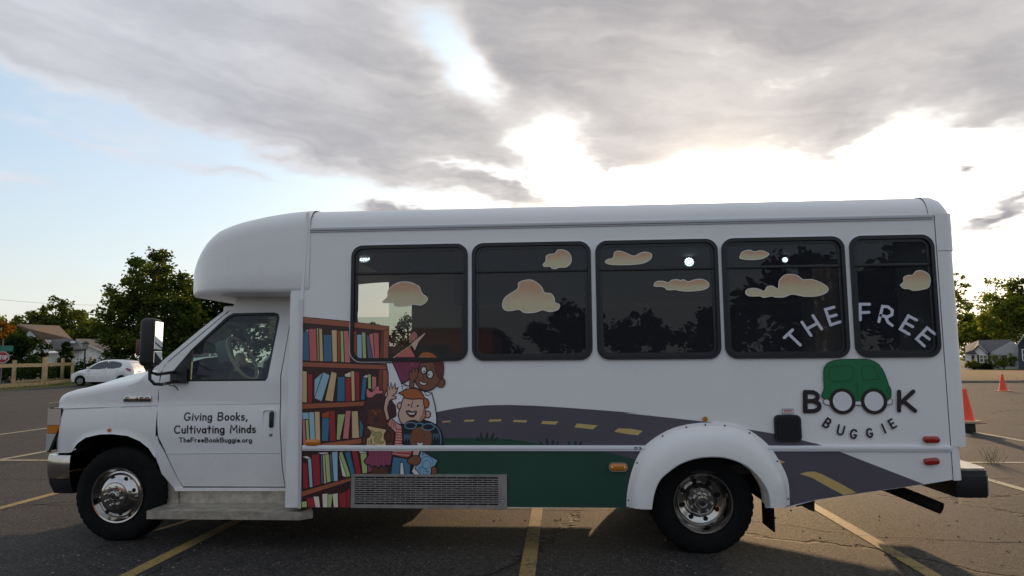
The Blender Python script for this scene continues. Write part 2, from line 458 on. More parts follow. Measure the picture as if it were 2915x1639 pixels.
        bn = q.n('ShaderNodeBump'); bn.inputs['Strength'].default_value = 0.9; bn.inputs['Distance'].default_value = 0.06
        q.put(bn.inputs['Height'], f2); q.put(b.inputs['Normal'], bn.outputs[0])
        MATS[nm] = m
ground_materials()
def sheet_obj(name, pts, m, kind='structure', parent=None):
    bm = bmesh.new(); bm.faces.new([bm.verts.new(p) for p in pts])
    o = obj(name, bm, m, parent)
    if kind: o['kind'] = kind
    return o
sheet_obj('ground', [(-900, -900, -0.80), (900, -900, -0.80), (900, 900, -0.80), (-900, 900, -0.80)], MATS['far_ground'])
lot = sheet_obj('parking_lot', [(-60, -34, 0), (60, -34, 0), (60, 31.6, 0), (10, 31.6, 0), (-4, 34.5, 0), (-19, 39.5, 0), (-60, 17.0, 0)], MATS['asphalt'])
for i, (x, y0, y1, m) in enumerate([
        (0.635, -1.0, 4.32, 'yellow_line'), (3.235, -1.0, 4.32, 'yellow_line'), (5.80, -1.0, 4.32, 'yellow_line'),
        (-1.905, -1.0, 4.32, 'yellow_line'), (8.22, -1.0, 4.32, 'sunlit_line'), (-4.58, -0.8, 4.32, 'sunlit_line'), (-7.2, -0.8, 4.32, 'sunlit_line'),
        (10.92, -0.8, 4.32, 'sunlit_line'),
        (0.635, 4.49, 9.6, 'sunlit_line'), (3.235, 4.49, 9.6, 'sunlit_line'), (5.80, 4.49, 9.6, 'sunlit_line'), (-1.905, 4.49, 9.6, 'sunlit_line'),
        (8.22, 4.49, 9.6, 'sunlit_line'), (-4.58, 4.49, 9.6, 'sunlit_line'), (-7.4, 4.49, 9.6, 'sunlit_line'), (10.92, 4.49, 9.6, 'sunlit_line'), (-10.2, 4.49, 9.6, 'sunlit_line'), (13.5, 4.49, 9.6, 'sunlit_line')]):
    w = 0.052
    sheet_obj('painted_line', [(x-w, y0, .004), (x+w, y0, .004), (x+w, y1, .004), (x-w, y1, .004)], MATS[m], None, lot)
sheet_obj('painted_line', [(-13, 4.35, .004), (16, 4.35, .004), (16, 4.46, .004), (-13, 4.46, .004)], MATS['sunlit_line'], None, lot)
for x in (-14, -9, 11.5, 15, 20):
    sheet_obj('painted_line', [(x-.05, 17.5, .004), (x+.05, 17.5, .004), (x+.05, 22.5, .004), (x-.05, 22.5, .004)], MATS['sunlit_line'], None, lot)
# tar-filled crack running across the bays under the bus
def crack(pts, w):
    L = [Vector((x, y, 0.0042)) for x, y in pts]; bm = bmesh.new(); A = []; B = []
    for i, p in enumerate(L):
        t = (L[min(i+1, len(L)-1)]-L[max(i-1, 0)]).normalized(); nn = Vector((-t.y, t.x, 0))*w*(0.5+random.random()*0.8)
        A.append(bm.verts.new(p+nn)); B.append(bm.verts.new(p-nn))
    for i in range(len(L)-1): bm.faces.new((A[i], B[i], B[i+1], A[i+1]))
    return obj('crack', bm, mat('crack_tar', (0.013, 0.012, 0.011), 0.85), lot)
def wander(x0, y0, x1, y1, n, amp):
    return [(x0+(x1-x0)*i/n, y0+(y1-y0)*i/n+random.uniform(-amp, amp)) for i in range(n+1)]
crack(wander(-3.0, 1.55, 4.6, 1.45, 40, 0.035)+wander(4.8, 1.3, 5.75, 0.62, 10, 0.03)+wander(5.95, 0.58, 10.5, -0.05, 26, 0.03), 0.008)
crack(wander(5.72, 0.66, 5.2, -0.9, 10, 0.04), 0.006)
crack(wander(-9, 3.0, -2.2, 2.9, 30, 0.05), 0.010)
crack(wander(7.5, 3.3, 14, 2.6, 30, 0.05), 0.010)
crack(wander(-14, 9.9, 14, 10.3, 60, 0.08), 0.02)
crack(wander(-16, 14.0, 18, 13.1, 60, 0.10), 0.03)
# loose stones lying on the asphalt by the bus
bm = bmesh.new()
for i in range(230):
    x = random.uniform(-0.6, 7.2); y = random.uniform(-1.3, 1.2) if random.random() < .7 else random.uniform(-1.3, 3)
    s = random.uniform(.003, .009); own = bmesh.new(); bmesh.ops.create_icosphere(own, subdivisions=1, radius=s)
    for v in own.verts: v.co = Vector((v.co.x*random.uniform(.8, 1.4)+x, v.co.y*random.uniform(.8, 1.3)+y, v.co.z*.6+s*.45))
    join_bm(bm, own)
tag(obj('loose_gravel', bm, mat('pebble', (0.20, 0.18, 0.16), 0.8, var=0.5, vscale=30)), 'small loose stones scattered over the asphalt', 'gravel', kind='stuff')

# ------------------------------------------------------------------ the bus
bus = empty('shuttle_bus', (2.83, 1.22, 0), 'white shuttle bus with bookshelf mural, cartoon children and five dark side windows', 'bus')
WID = 2.44
SKY_Z0, GUT_Z, ROOF_Z = 0.325, 2.385, 2.52
XR = 6.30                                     # rear face
def ys(z):
    """plan offset of the cab's side at height z (body creases and tumblehome)"""
    if z < 0.70: return 0.22+0.05*min(1, (0.70-z)/0.30)**1.3
    if z < 1.03: return 0.22-0.014*sin(pi*(z-0.70)/0.33)
    if z < 1.25: return 0.226
    return 0.226+(z-1.25)*0.20
def cab(*pts):
    o = []
    for px, py in pts:
        y = 0.22
        for _ in range(5):
            p = on_y(px, py, y); y = ys(p.z)
        o.append((p.x, p.z))
    return o
def cabcut(z0, z1, n=26): return [z0+(z1-z0)*i/n for i in range(n+1)]
# --- street-side wall of the body with its window openings and wheel notch
wx = [(883, 1177), (1187, 1488), (1499, 1809), (1818, 2130), (2142, 2357)]
WTOP = sum(side(1.132*x, 1.132*y)[1] for x, y in ((1030, 616), (1340, 608), (1655, 603), (1970, 597), (2240, 592)))/5
WBOT = sum(side(1.132*x, 1.132*y)[1] for x, y in ((1030, 908), (1340, 907), (1655, 905), (1970, 901), (2240, 896)))/5
WIN = [(side(1.132*a, 860)[0], side(1.132*b, 860)[0]) for a, b in wx]
arch_o = src((1783, 1441), (1786, 1392), (1803, 1325), (1832, 1272), (1879, 1236), (1925, 1215), (1975, 1205), (2018, 1202), (2077, 1206), (2127, 1221), (2183, 1263), (2223, 1322), (2243, 1372), (2246, 1437))
arch_i = src((1851, 1441), (1858, 1398), (1873, 1362), (1898, 1338), (1930, 1316), (1972, 1301), (2018, 1296), (2062, 1300), (2108, 1317), (2135, 1338), (2157, 1362), (2176, 1398), (2181, 1437))
XF = side(822, 1100)[0]                       # front edge of the wide body
rear_low = src((2319, 1424), (2438, 1406), (2629, 1379), (2700, 1373))
xs_seam = 6.17
out = [(XF, 0.30)]+[(arch_i[0][0], SKY_Z0)]+[p for p in arch_i]+[(arch_i[-1][0], SKY_Z0+.005)]+[(arch_o[-1][0], SKY_Z0+.01)]+rear_low[:-1]+[(xs_seam, 0.53), (xs_seam, GUT_Z), (side(884, 640)[0]-.05, GUT_Z), (side(884, 640)[0]-.05, 1.915), (XF, 1.915)]
out[0] = (XF, 0.31)
holes = [rr(a+.004, WBOT+.004, b-.004, WTOP-.004, 0.085) for a, b in WIN]
wall = plate('side_wall', [out]+holes, 0.0, 0.035, WHITE, bus)
# --- far side wall: entry door opening and a slot between the shelves
def far(px, py): p = on_y(px, py, 2.42); return (p.x, p.z)
e0, e1 = far(1018, 829), far(1172, 985)
s0, s1 = far(2117, 797), far(2232, 801)
slot = [(s0[0], s1[1]), (s1[0], s1[1]), (s1[0], s0[1]), (s0[0], s0[1])]
w0, w1 = far(2590, 838), far(2628, 888)
slot2 = [(w0[0], w1[1]), (w1[0], w1[1]), (w1[0], w0[1]), (w0[0], w0[1])]
XF2 = 1.18
fout = [(e1[0], SKY_Z0)]+[(arch_i[0][0], SKY_Z0)]+arch_i+[(arch_o[-1][0], SKY_Z0+.01)]+rear_low[:-1]+[(xs_seam, 0.53), (xs_seam, GUT_Z), (e1[0], GUT_Z)]
plate('far_side_wall', [fout, slot], WID-0.035, WID, WHITE, bus)
plate('far_entry_panel', [[(XF2, .31), (e1[0]-.001, .31), (e1[0]-.001, e1[1]), (XF2, e1[1])]], WID-.035, WID, WHITE, bus)
plate('far_entry_header', [[(1.58, e0[1]), (e1[0]-.001, e0[1]), (e1[0]-.001, GUT_Z), (1.58, GUT_Z)]], WID-.035, WID, WHITE, bus)
plate('entry_door_glass', [[(XF2, e1[1]), (e1[0], e1[1]), (e1[0], e0[1]), (1.58, e0[1]), (1.58, 1.86), (XF2, 1.86)]], WID-.02, None, CABGLASS, bus)
# --- roof shell with rounded coves
def roof_prof(n=8):
    o = [(0.0, GUT_Z)]
    R = 0.15
    for i in range(1, n+1):
        t = pi/2*i/n*0.90
        o.append((R*(1-cos(t)), GUT_Z+(ROOF_Z+.03-GUT_Z)*sin(t)))
    y1, z1 = o[-1]
    for i in range(1, 9):
        t = i/8; o.append((y1+(1.22-y1)*t, z1+0.07*(1-(1-t)**2)))
    return o+[(WID-y, z) for y, z in o[-2::-1]]
rp = roof_prof()
def roofsec(x, k=0.0): return [(x, y+(1.22-y)*k*.02, z-k*(z-GUT_Z)*.35) for y, z in rp]
xs_roof = side(884, 640)[0]
obj('roof', loft_bm([roofsec(xs_roof), roofsec(xs_roof+1.5), roofsec(xs_roof+3.0), roofsec(6.13)], flip=True), WHITE, bus, 50)
def capsec(x, k):
    return [(x, y*(1-k*.06)+1.22*k*.06-.004*(1-k), z-(z-GUT_Z)*k*.85+.006*(1-k)) for y, z in rp]
rear_cap = loft_bm([capsec(6.13, 0), capsec(6.20, .02), capsec(6.25, .15), capsec(6.285, .45), capsec(XR+.005, 1.0)], flip=True)
obj('rear_roof_cap', rear_cap, WHITE, bus, 60)
# drip rail along the cove
bm = box_bm(xs_roof, 6.16, -0.016, 0.004, GUT_Z-.012, GUT_Z+.012, .005)
box_bm(xs_roof, 6.16, -0.009, 0.003, GUT_Z-.024, GUT_Z-.0135, .003, bm)
obj('drip_rail', bm, mat('rail_white', (0.55, 0.55, 0.56), 0.4), bus, 40)
# --- rear corner posts and rear wall
def post(z0, z1, xr, name, yflip):
    path = [(xs_seam+.003, -0.004), (xr-.0601, -0.004)]+[(xr-.06+.06*sin(t), 0.056-.06*cos(t)) for t in [radians(a) for a in (0, 18, 36, 54, 72, 90)]]+[(xr, 0.20)]
    rows = [[(x, (WID-y if yflip else y), z) for x, y in path] for z in (z0, z1)]
    return obj(name, loft_bm(rows, flip=yflip), WHITE, bus, 40)
post(0.755, 2.13, XR, 'rear_corner_post', False); post(0.755, 2.13, XR, 'rear_corner_post', True)
post(2.134, GUT_Z+.02, XR+.008, 'rear_corner_cap', False); post(2.134, GUT_Z+.02, XR+.008, 'rear_corner_cap', True)
post(0.525, 0.754, XR-.05, 'rear_corner_skirt', False); post(0.525, 0.754, XR-.05, 'rear_corner_skirt', True)
def yz_plate(name, loops, x0, x1, m, parent, smooth=None):
    """plate facing along x"""
    bm = shape_bm(loops, x0, x1)
    for v in bm.verts: v.co = Vector((v.co.y, v.co.x, v.co.z))
    bmesh.ops.reverse_faces(bm, faces=bm.faces[:])
    return obj(name, bm, m, parent, smooth)
yz_plate('rear_wall', [[(0.06, 0.75), (WID-.06, 0.75), (WID-.06, GUT_Z+.02), (0.06, GUT_Z+.02)], rr(0.80, 1.45, 1.64, 2.15, .06)], XR-.04, XR-.004, WHITE, bus)
yz_plate('rear_valance', [[(0.06, 0.54), (WID-.06, 0.54), (WID-.06, 0.752), (0.06, 0.752)]], XR-.10, XR-.052, WHITE, bus)
yz_plate('rear_window', [rr(0.80, 1.45, 1.64, 2.15, .06)], XR-.02, XR-.012, mat('rear_black_glass', (0.01, 0.01, 0.012), 0.05), bus)
for y in (0.16, WID-.16):
    o = box('tail_light', XR-.003, XR+.02, y-.05, y+.05, 1.0, 1.28, RED, bus, .012)
# --- floor, interior shell and lit ceiling lamps
box('body_floor', XF+.02, XR-.05, .04, WID-.04, 0.56, 0.62, DARK, bus)
box('ceiling', XF+.02, XR-.05, .04, WID-.04, GUT_Z-.02, GUT_Z+.01, INTER, bus)
bk = box_bm(2.55, 5.9, WID-.42, WID-.05, .62, 1.92)
obj('book_cabinet', bk, INTER, bus)
box('overhead_panel', 2.35, 5.9, WID-.30, WID-.04, 1.98, 2.33, INTER, bus)
box('partition', XF+.03, XF+.06, 1.0, WID-.3, 0.62, 1.55, INTER, bus)
LAMP = mat('ceiling_lamp', (0.8, 0.9, 0.9), 0.5, emit=(0.75, 0.95, 1.0), estr=7.0)
def lamp_at(px, py, y, rx, tilt):
    p = on_y(px, py, y); bm = bmesh.new()
    for k in range(3):
        for j in range(1 if k == 0 else 6*k):
            a = 2*pi*j/max(1, 6*k)
            own = bmesh.new(); bmesh.ops.create_circle(own, cap_ends=True, radius=rx*.16, segments=8)
            u, v = rx*k/2.4*cos(a), rx*k/2.4*sin(a)
            for w in own.verts:
                q = Vector((w.co.x+u, 0, w.co.y+v)); q.rotate(Matrix.Rotation(tilt, 3, 'X')); w.co = p+q
            join_bm(bm, own)
    obj('ceiling_lamp', bm, LAMP, bus)
    own = bmesh.new(); bmesh.ops.create_circle(own, cap_ends=True, radius=rx*1.1, segments=20)
    for w in own.verts:
        q = Vector((w.co.x, .012, w.co.y)); q.rotate(Matrix.Rotation(tilt, 3, 'X')); w.co = p+q
    obj('lamp_housing', own, mat('lamp_grey', (.25, .27, .28), .5), bus)
lamp_at(1038, 737, 1.35, .050, radians(-58)); lamp_at(1962, 745, 1.65, .044, radians(-10)); lamp_at(2235, 739, 1.65, .026, radians(-12))
# --- passenger windows
for i, (a, b) in enumerate(WIN):
    o_ = rr(a, WBOT, b, WTOP, 0.088, 8); i_ = rr(a+.026, WBOT+.026, b-.026, WTOP-.026, .066, 8)
    fr = obj('side_window', shape_bm([o_, i_], -0.016, 0.02), SEAL, bus)
    plate('pane', [rr(a+.01, WBOT+.01, b-.01, WTOP-.01, .07)], 0.006, None, TINT, fr)
    zt = WBOT+(WTOP-WBOT)*.755
    box('glazing_bar', a+.027, b-.027, -.004, .012, zt-.011, zt+.011, SEAL, fr, .003)
    inn = rr(a+.0265, WBOT+.0265, b-.0265, WTOP-.0265, .066, 8)
    plate('inner_gasket', [inn, inset(inn, .022)], 0.001, 0.012, mat('gasket', (0.015, 0.015, 0.02), .35), fr)
    lt = rr(a-.008, WBOT-.008, b+.008, WTOP+.008, .094, 8)
    plate('trim_ring', [lt, inset(lt, .0085)], -.004, 0.001, mat('trim_white', (.82, .82, .84), .3), fr)
# --- rub rail
zr0, zr1 = side(1300, 1283)[1], side(1300, 1267)[1]
for x0, x1 in ((side(862, 1275)[0], arch_o[3][0]+.01), (arch_o[10][0]-.02, xs_seam)):
    bm = box_bm(x0, x1, -.020, .002, zr0+.012, zr1, .004); box_bm(x0, x1, -.012, .002, zr0, zr0+.0115, .003, bm)
    obj('rub_rail', bm, mat('rail_bright', (0.78, 0.78, 0.80), 0.3), bus, 40)
# --- rear wheel-arch flare
def along(l, n):
    d = [0]
    for a, b in zip(l, l[1:]): d.append(d[-1]+math.dist(a, b))
    o = []
    for i in range(n+1):
        t = d[-1]*i/n; k = max(j for j in range(len(d)) if d[j] <= t+1e-9); k = min(k, len(l)-2)
        f = (t-d[k])/(d[k+1]-d[k]); o.append((l[k][0]+(l[k+1][0]-l[k][0])*f, l[k][1]+(l[k+1][1]-l[k][1])*f))
    return o
AO, AI = along(smoothloop(arch_o, 4, False), 40), along(smoothloop(arch_i, 4, False), 40)
prof = [(0, .001), (0, -.014), (.10, -.018), (.12, -.024), (.2, -.05), (.35, -.078), (.55, -.092), (.85, -.10), (.97, -.10), (1.0, -.094), (1.0, .10)]
obj('wheel_arch_flare', loft_bm([[(a[0]+(b[0]-a[0])*s, y, a[1]+(b[1]-a[1])*s) for s, y in prof] for a, b in zip(AO, AI)], flip=True), WHITE, bus, 38)
def disc(name, x, y, z, r, m, parent, th=.004, seg=12):
    return obj(name, lathe_bm([(0.0001, y-th), (r*.8, y-th), (r, y-th*.4), (r, y+.002)], x, z, seg), m, parent, 50)
for k in (1, 7, 13, 17, 20, 23, 27, 33, 39):
    a, b = AO[k], AI[k]; disc('flare_screw', a[0]+(b[0]-a[0])*.07, -.0165, a[1]+(b[1]-a[1])*.07, .006, HOLE, bus)
# inner wheel well
obj('wheel_well', loft_bm([[(p[0], .05, p[1]+.01), (p[0], .75, p[1]+.01)] for p in AI]), DARK, bus)
obj('wheel_well', loft_bm([[(p[0], WID-.05, p[1]+.01), (p[0], WID-.75, p[1]+.01)] for p in AI]), DARK, bus)
# --- wheels
TR, RIM = 0.366, 0.207
def tyre_prof(y, w, s):
    """s=+1: outer face towards -y"""
    q = [(RIM-.004, .040), (RIM+.004, .018), (.235, .008), (.262, .002), (.285, 0.0), (.312, .004), (.338, .014), (.352, .024), (.3615, .040), (TR, .055)]
    h = [(r, y+s*d) for r, d in q]
    return h+[(r, y+s*(w-d)) for r, d in q[::-1]]
def treads(p, i):
    k = (i % 3 == 0)
    return [(r-(.006 if (k and r > .345) else 0), y) for r, y in p]
def wheel(cx, y, s, dual, parent):
    cz = 0.352
    t = obj('wheel', lathe_bm(tyre_prof(y, .225, s), cx, cz, 126, wob=treads), RUBBER, parent, 35)
    # flatten the contact patch
    for v in t.data.vertices:
        if v.co.z < 0.002: v.co.z = 0.002
    if dual:
        rp_ = [(RIM+.002, .030), (RIM+.006, .012), (RIM+.003, .005), (RIM-.006, .006), (RIM-.012, .020), (RIM-.018, .060), (RIM-.026, .105), (RIM-.045, .125), (.125, .135), (.102, .118), (.098, .100), (.092, .094), (.062, .092), (.058, .070), (.056, .040), (.050, .030), (.034, .028), (.032, .036), (.001, .036)]
        hole_r, hole_y, nut_r, nut_y = .136, .127, .078, .094
    else:
        rp_ = [(RIM+.002, .030), (RIM+.007, .010), (RIM+.004, .002), (RIM-.006, .004), (RIM-.016, .022), (RIM-.028, .034), (RIM-.040, .030), (.150, .006), (.128, -.010), (.108, -.022), (.103, -.024), (.101, -.020), (.098, -.020), (.096, -.030), (.070, -.036), (.040, -.036), (.036, -.052), (.030, -.056), (.026, -.056), (.024, -.048), (.001, -.048)]
        hole_r, hole_y, nut_r, nut_y = .144, -.0035, .068, -.036
    rim = obj('rim', lathe_bm([(r, y+s*d) for r, d in rp_], cx, cz, 64), CHROME, t, 28)
    for k in range(8):
        a = 2*pi*(k+.35)/8
        x, z = cx+hole_r*cos(a), cz+hole_r*sin(a)
        disc('vent_hole', x, y+s*(hole_y+(.0 if dual else .003))-s*.004, z, .0165, HOLE, rim, th=.0035*s, seg=14)
        x, z = cx+nut_r*cos(a+.3), cz+nut_r*sin(a+.3)
        obj('lug_nut', lathe_bm([(.0001, y+s*(nut_y-.024)), (.006, y+s*(nut_y-.023)), (.0105, y+s*(nut_y-.012)), (.0125, y+s*(nut_y+.003))], x, z, 10), CHROME, rim, 60)
    disc('hub_emblem', cx, y+s*((.034) if dual else -.050), cz, .020, mat('hub_dark', (.02, .022, .03), .3), rim, th=.002*s)
    return t
wheel(0.0, 0.20, 1, False, bus); wheel(0.0, WID-.20, -1, False, bus)
wheel(4.47, 0.030, 1, True, bus); wheel(4.47, WID-.030, -1, True, bus)
for y, s in ((.30, 1), (WID-.30, -1)):
    obj('inner_tyre', lathe_bm(tyre_prof(y, .225, s), 4.47, .352, 60), RUBBER, bus, 35)
# --- chassis
for y in (.80, WID-.86): box('frame_rail', -.3, 6.25, y, y+.06, .50, .60, DARK, bus)
obj('rear_axle', tube_bm([(4.47, .3, .352), (4.47, .95, .352), (4.47, 1.05, .352), (4.47, 1.39, .352), (4.47, 1.49, .352), (4.47, WID-.3, .352)], [.05, .05, .15, .15, .05, .05], 14), DARK, bus, 40)
obj('front_axle', tube_bm([(0, .42, .352), (0, WID-.42, .352)], .045), DARK, bus, 40)
obj('drive_shaft', tube_bm([(.9, 1.22, .50), (4.4, 1.22, .40)], .04), DARK, bus, 40)
box('fuel_tank', 2.0, 3.0, 1.25, 1.95, .34, .55, DARK, bus, .03)
box('entry_stepwell', .55, 2.35, 1.75, 2.38, .14, .55, DARK, bus, .02)
box('battery_tray', 1.75, 2.6, .35, .8, .36, .56, DARK, bus, .02)
ex0, ex1 = on_y(2552, 1395, .55), on_y(2680, 1447, .32)
obj('exhaust_pipe', tube_bm([(4.95, .95, .47), (5.6, .85, .46), tuple(ex0+Vector((-.05, .05, .02))), tuple(ex0), tuple(ex1)], .043, 14, cap=False), DARK, bus, 40)
box('mud_flap', 4.96, 4.972, .07, .34, .15, .46, RUBBER, bus)
box('mud_flap', 4.98, 4.992, WID-.55, WID-.05, .16, .46, RUBBER, bus)
br = [on_y(x, y, .12) for x, y in ((2255, 1432), (2319, 1424), (2319, 1457), (2300, 1450), (2283, 1440), (2268, 1442))]
obj('skirt_bracket', shape_bm([[(p.x, p.z) for p in br]], .12, .30), DARK, bus)
# --- rear bumper
bz0, bz1 = on_y(2780, 1417, .10).z, on_y(2780, 1340, .10).z
bx0, bx1 = on_y(2722, 1370, .10).x, on_y(2832, 1370, .10).x
def bump_sec(z, g):
    o = []
    P_ = [(bx0, .10-g), (bx0+.08, .085-g), (bx0+.20, .09-g), (bx1-.03+g*.5, .13-g*.4), (bx1+g, .22), (bx1+.03+g, .6), (bx1+.03+g, WID-.6), (bx1+g, WID-.22), (bx1-.03+g*.5, WID-.13+g*.4), (bx0, WID-.10+g)]
    return [(x, y, z) for x, y in P_]
obj('rear_bumper', loft_bm([bump_sec(bz0, -.012), bump_sec(bz0+.02, .0), bump_sec((bz0+bz1)/2+.02, .004), bump_sec(bz1-.035, .004), bump_sec(bz1-.03, -.004), bump_sec(bz1, -.006)], closed=True, cap=True, flip=True), BLACK, bus, 35)
obj('bumper_step_plate', loft_bm([[(x, y, z) for x, y, _ in bump_sec(0, -.02)] for z in (bz1+.001, bz1+.016)], closed=True, cap=True, flip=True), STEEL, bus, 30)
box('bumper_bracket', 5.9, bx0+.05, .5, .56, .50, .56, DARK, bus); box('bumper_bracket', 5.9, bx0+.05, WID-.56, WID-.5, .50, .56, DARK, bus)

# --- over-cab cap
cap_out = [(552, 800), (551, 773), (559, 742), (575, 706), (596, 675), (620, 654), (648, 641), (678, 631), (715, 622), (757, 613), (790, 608), (824, 603), (879, 598)]
xcab0 = on_y(552, 790, .42).x
CX1 = xs_roof
def cap_station(x):
    """half-width inset, top and bottom of the cap at x"""
    t = (x-xcab0)/(CX1-xcab0)
    yin = 0.42*(1-min(1, t/.62))**2.6
    return yin
def cap_top(x):
    tab = []
    for px, py in cap_out:
        y = .15
        for _ in range(6):
            p = on_y(px, py, y+.05); y = cap_station(p.x)
        tab.append((p.x, p.z))
    tab.sort(key=lambda q: q[0]); return lerp(tab, x)
zb0 = on_y(566, 845, .40).z; zb1 = on_y(800, 836, .02).z
secs = []
NX = 26
for i in range(NX+1):
    u = i/NX; x = xcab0+(CX1-xcab0)*(u**1.7)
    yi = cap_station(x); zt = cap_top(max(x, xcab0+.004))+.012*u; zb = zb0+(zb1-zb0)*u+.0
    if i == 0: zt, zb, yi = (zt+zb)/2+.06, (zt+zb)/2-.08, yi+.10
    elif i == 1: zb += .02; yi += .02
    hw = 1.225-yi; r = min(.15, (zt-zb)*.45); rb = min(.045, (zt-zb)*.3)
    half = [(0.0, zb)]+[(hw-rb+rb*sin(t), zb+rb-rb*cos(t)) for t in [radians(a) for a in (0, 30, 60, 90)]]
    half += [(hw, zb+rb+(zt-r-zb-rb)*k) for k in (.33, .66, 1.0)]
    half += [(hw-r+r*cos(t), zt-r+r*sin(t)) for t in [radians(a) for a in (15, 30, 45, 60, 78)]]
    crown = .085*min(1, (x-xcab0)/.5)
    half += [(hw*.6, zt+crown*.55), (hw*.3, zt+crown*.9), (0, zt+crown)]
    full_s = [(x, 1.22-y, z) for y, z in half]+[(x, 1.22+y, z) for y, z in half[-2:0:-1]]
    secs.append(full_s)
capbm = loft_bm(secs, closed=True)
capbm.faces.new([capbm.verts.new(p) for p in secs[0]][::-1])
bmesh.ops.remove_doubles(capbm, verts=capbm.verts[:], dist=1e-5)
bmesh.ops.delete(capbm, geom=[f for f in capbm.faces if f.calc_center_median().x > 1.2 and f.calc_center_median().y > 1.5 and f.calc_center_median().z < 2.21], context='FACES')   # opening over the entry door
obj('front_cap', capbm, WHITE, bus, 42)
# underside step between cap and cab roof
plate('cap_lower_skirt', [[(0.80, 1.79), (XF, 1.79), (XF, zb1+.01), (0.86, zb0+.005)]], .335, 1.55, WHITE, bus); plate('cap_lower_skirt', [[(0.80, 1.79), (1.2, 1.79), (1.2, zb1+.01), (0.86, zb0+.005)]], 1.551, WID-.335, WHITE, bus)
# front edge trim, from roof to sill
t0 = src((873, 607), (881, 604), (864, 852), (856, 852)); t1 = src((853, 853), (863, 853), (859, 1446), (850, 1446))
plate('corner_trim', [t0], -.010, .01, WHITE, bus); plate('corner_trim', [src((854, 852), (864, 852), (858, 1446), (849, 1446))], -.012, .01, mat('trim_alu', (.62, .62, .62), .35, .3), bus)
obj('front_bulkhead', box_bm(XF-.006, XF+.02, .002, .30, .31, zb1), WHITE, bus); obj('front_bulkhead', box_bm(XF2-.02, XF2, WID-.22, WID-.002, .31, zb1), WHITE, bus)

# ------------------------------------------------------------------ the cab
def mirrored(bm):
    """copy of a bmesh on the other side of the bus"""
    me = bpy.data.meshes.new('m'); bm.to_mesh(me); b2 = bmesh.new(); b2.from_mesh(me); bpy.data.meshes.remove(me)
    for v in b2.verts: v.co.y = WID-v.co.y
    bmesh.ops.reverse_faces(b2, faces=b2.faces[:])
    return b2
def both(name, bm, m, parent, smooth=None):
    pa, pb = parent if isinstance(parent, tuple) else (parent, parent)
    b2 = mirrored(bm); a = obj(name, bm, m, pa, smooth); b = obj(name, b2, m, pb, smooth); return a, b
# nose: fender sides and bonnet in one skin, lower edge following the wheel arch
arch_f = cab((205, 1286), (222, 1262), (246, 1245), (285, 1236), (320, 1235), (365, 1240), (400, 1255), (425, 1275), (445, 1305), (457, 1342))
ax0, ax1 = arch_f[0][0], 0.305
hood = []
for px, py, y in ((150, 1160, .33), (163, 1141, .34), (178, 1125, .34), (193, 1116, .34), (223, 1106, .33), (242, 1102, .32), (311, 1090, .32), (380, 1078, .32), (414, 1067, .32), (433, 1052, .32)):
    p = on_y(px, py, y); hood.append((p.x, p.z))
def plan_in(x): return 0.15*(max(0, -.47-x)/.17)**2.2
XN = hood[0][0]-.01
XE = .287
xsn = sorted(set([XN+(XE-XN)*i/46 for i in range(47)]+[p[0] for p in arch_f if p[0] < XE]))
rows = []
for x in xsn:
    zt = lerp(hood, x); pin = plan_in(x)
    zb = lerp(arch_f, x) if x >= ax0 else 0.672
    if ax0-.03 < x < ax0: zb = lerp([(ax0-.03, .672), (ax0, arch_f[0][1])], x)
    zs = zt-.055
    half = []
    for k in range(15):
        z = zb+(zs-zb)*k/14
        lip = -.010 if (k == 0 and x > ax0) else 0
        half.append((ys(z)+pin+lip, z))
    y0 = half[-1][0]
    crown = .10*min(1, (x-XN+.05)/.4)
    for dy, dzz in ((.010, .018), (.028, .034), (.055, .046), (.10, .055), (.16, .060), (.24, .070)): half.append((y0+dy, zs+dzz*(.9+.1*crown)))
    yl, zl = half[-1]
    for t in (.3, .6, 1.0): half.append((yl+(1.22-yl)*t, zl+(crown)*(1-(1-t)**2)))
    rows.append([(x, y, z) for y, z in half]+[(x, WID-y, z) for y, z in half[-2::-1]])
obj('bonnet_and_fenders', loft_bm(rows, flip=True), WHITE, bus, 32)
# crease line along the fender
cl = cab((178, 1163), (240, 1161), (330, 1158), (448, 1154))
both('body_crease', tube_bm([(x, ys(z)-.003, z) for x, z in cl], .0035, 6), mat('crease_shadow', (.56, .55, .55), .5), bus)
# strip of fender behind the wheel
fs = cab((437, 1286), (453, 1327), (460, 1348), (500, 1395), (527, 1396), (519, 1386), (505, 1363), (486, 1325), (468, 1288), (452, 1262), (446, 1240), (430, 1262))
both('fender_tail', shape_bm([fs], 0, .012, cutz=cabcut(.38, .9, 14), yfun=lambda x, z: ys(z)), WHITE, bus, 40)
# inner arch liner
both('arch_liner', loft_bm([[(x, .24, z-.004), (x, .75, z-.004)] for x, z in arch_f]), DARK, bus)
yz_plate('engine_bay_wall', [[(.3, .45), (WID-.3, .45), (WID-.3, 1.15), (.3, 1.15)]], .36, .40, DARK, bus)
for y_ in (.74, WID-.76): plate('sun_block_wall', [[(-.52, .22), (.5, .22), (.5, 1.05), (-.52, 1.05)]], y_, y_+.02, DARK, bus)  # added dark walls that keep sun from shining through the engine bay
box('engine_block', -.45, .35, .75, WID-.75, .5, 1.0, DARK, bus)
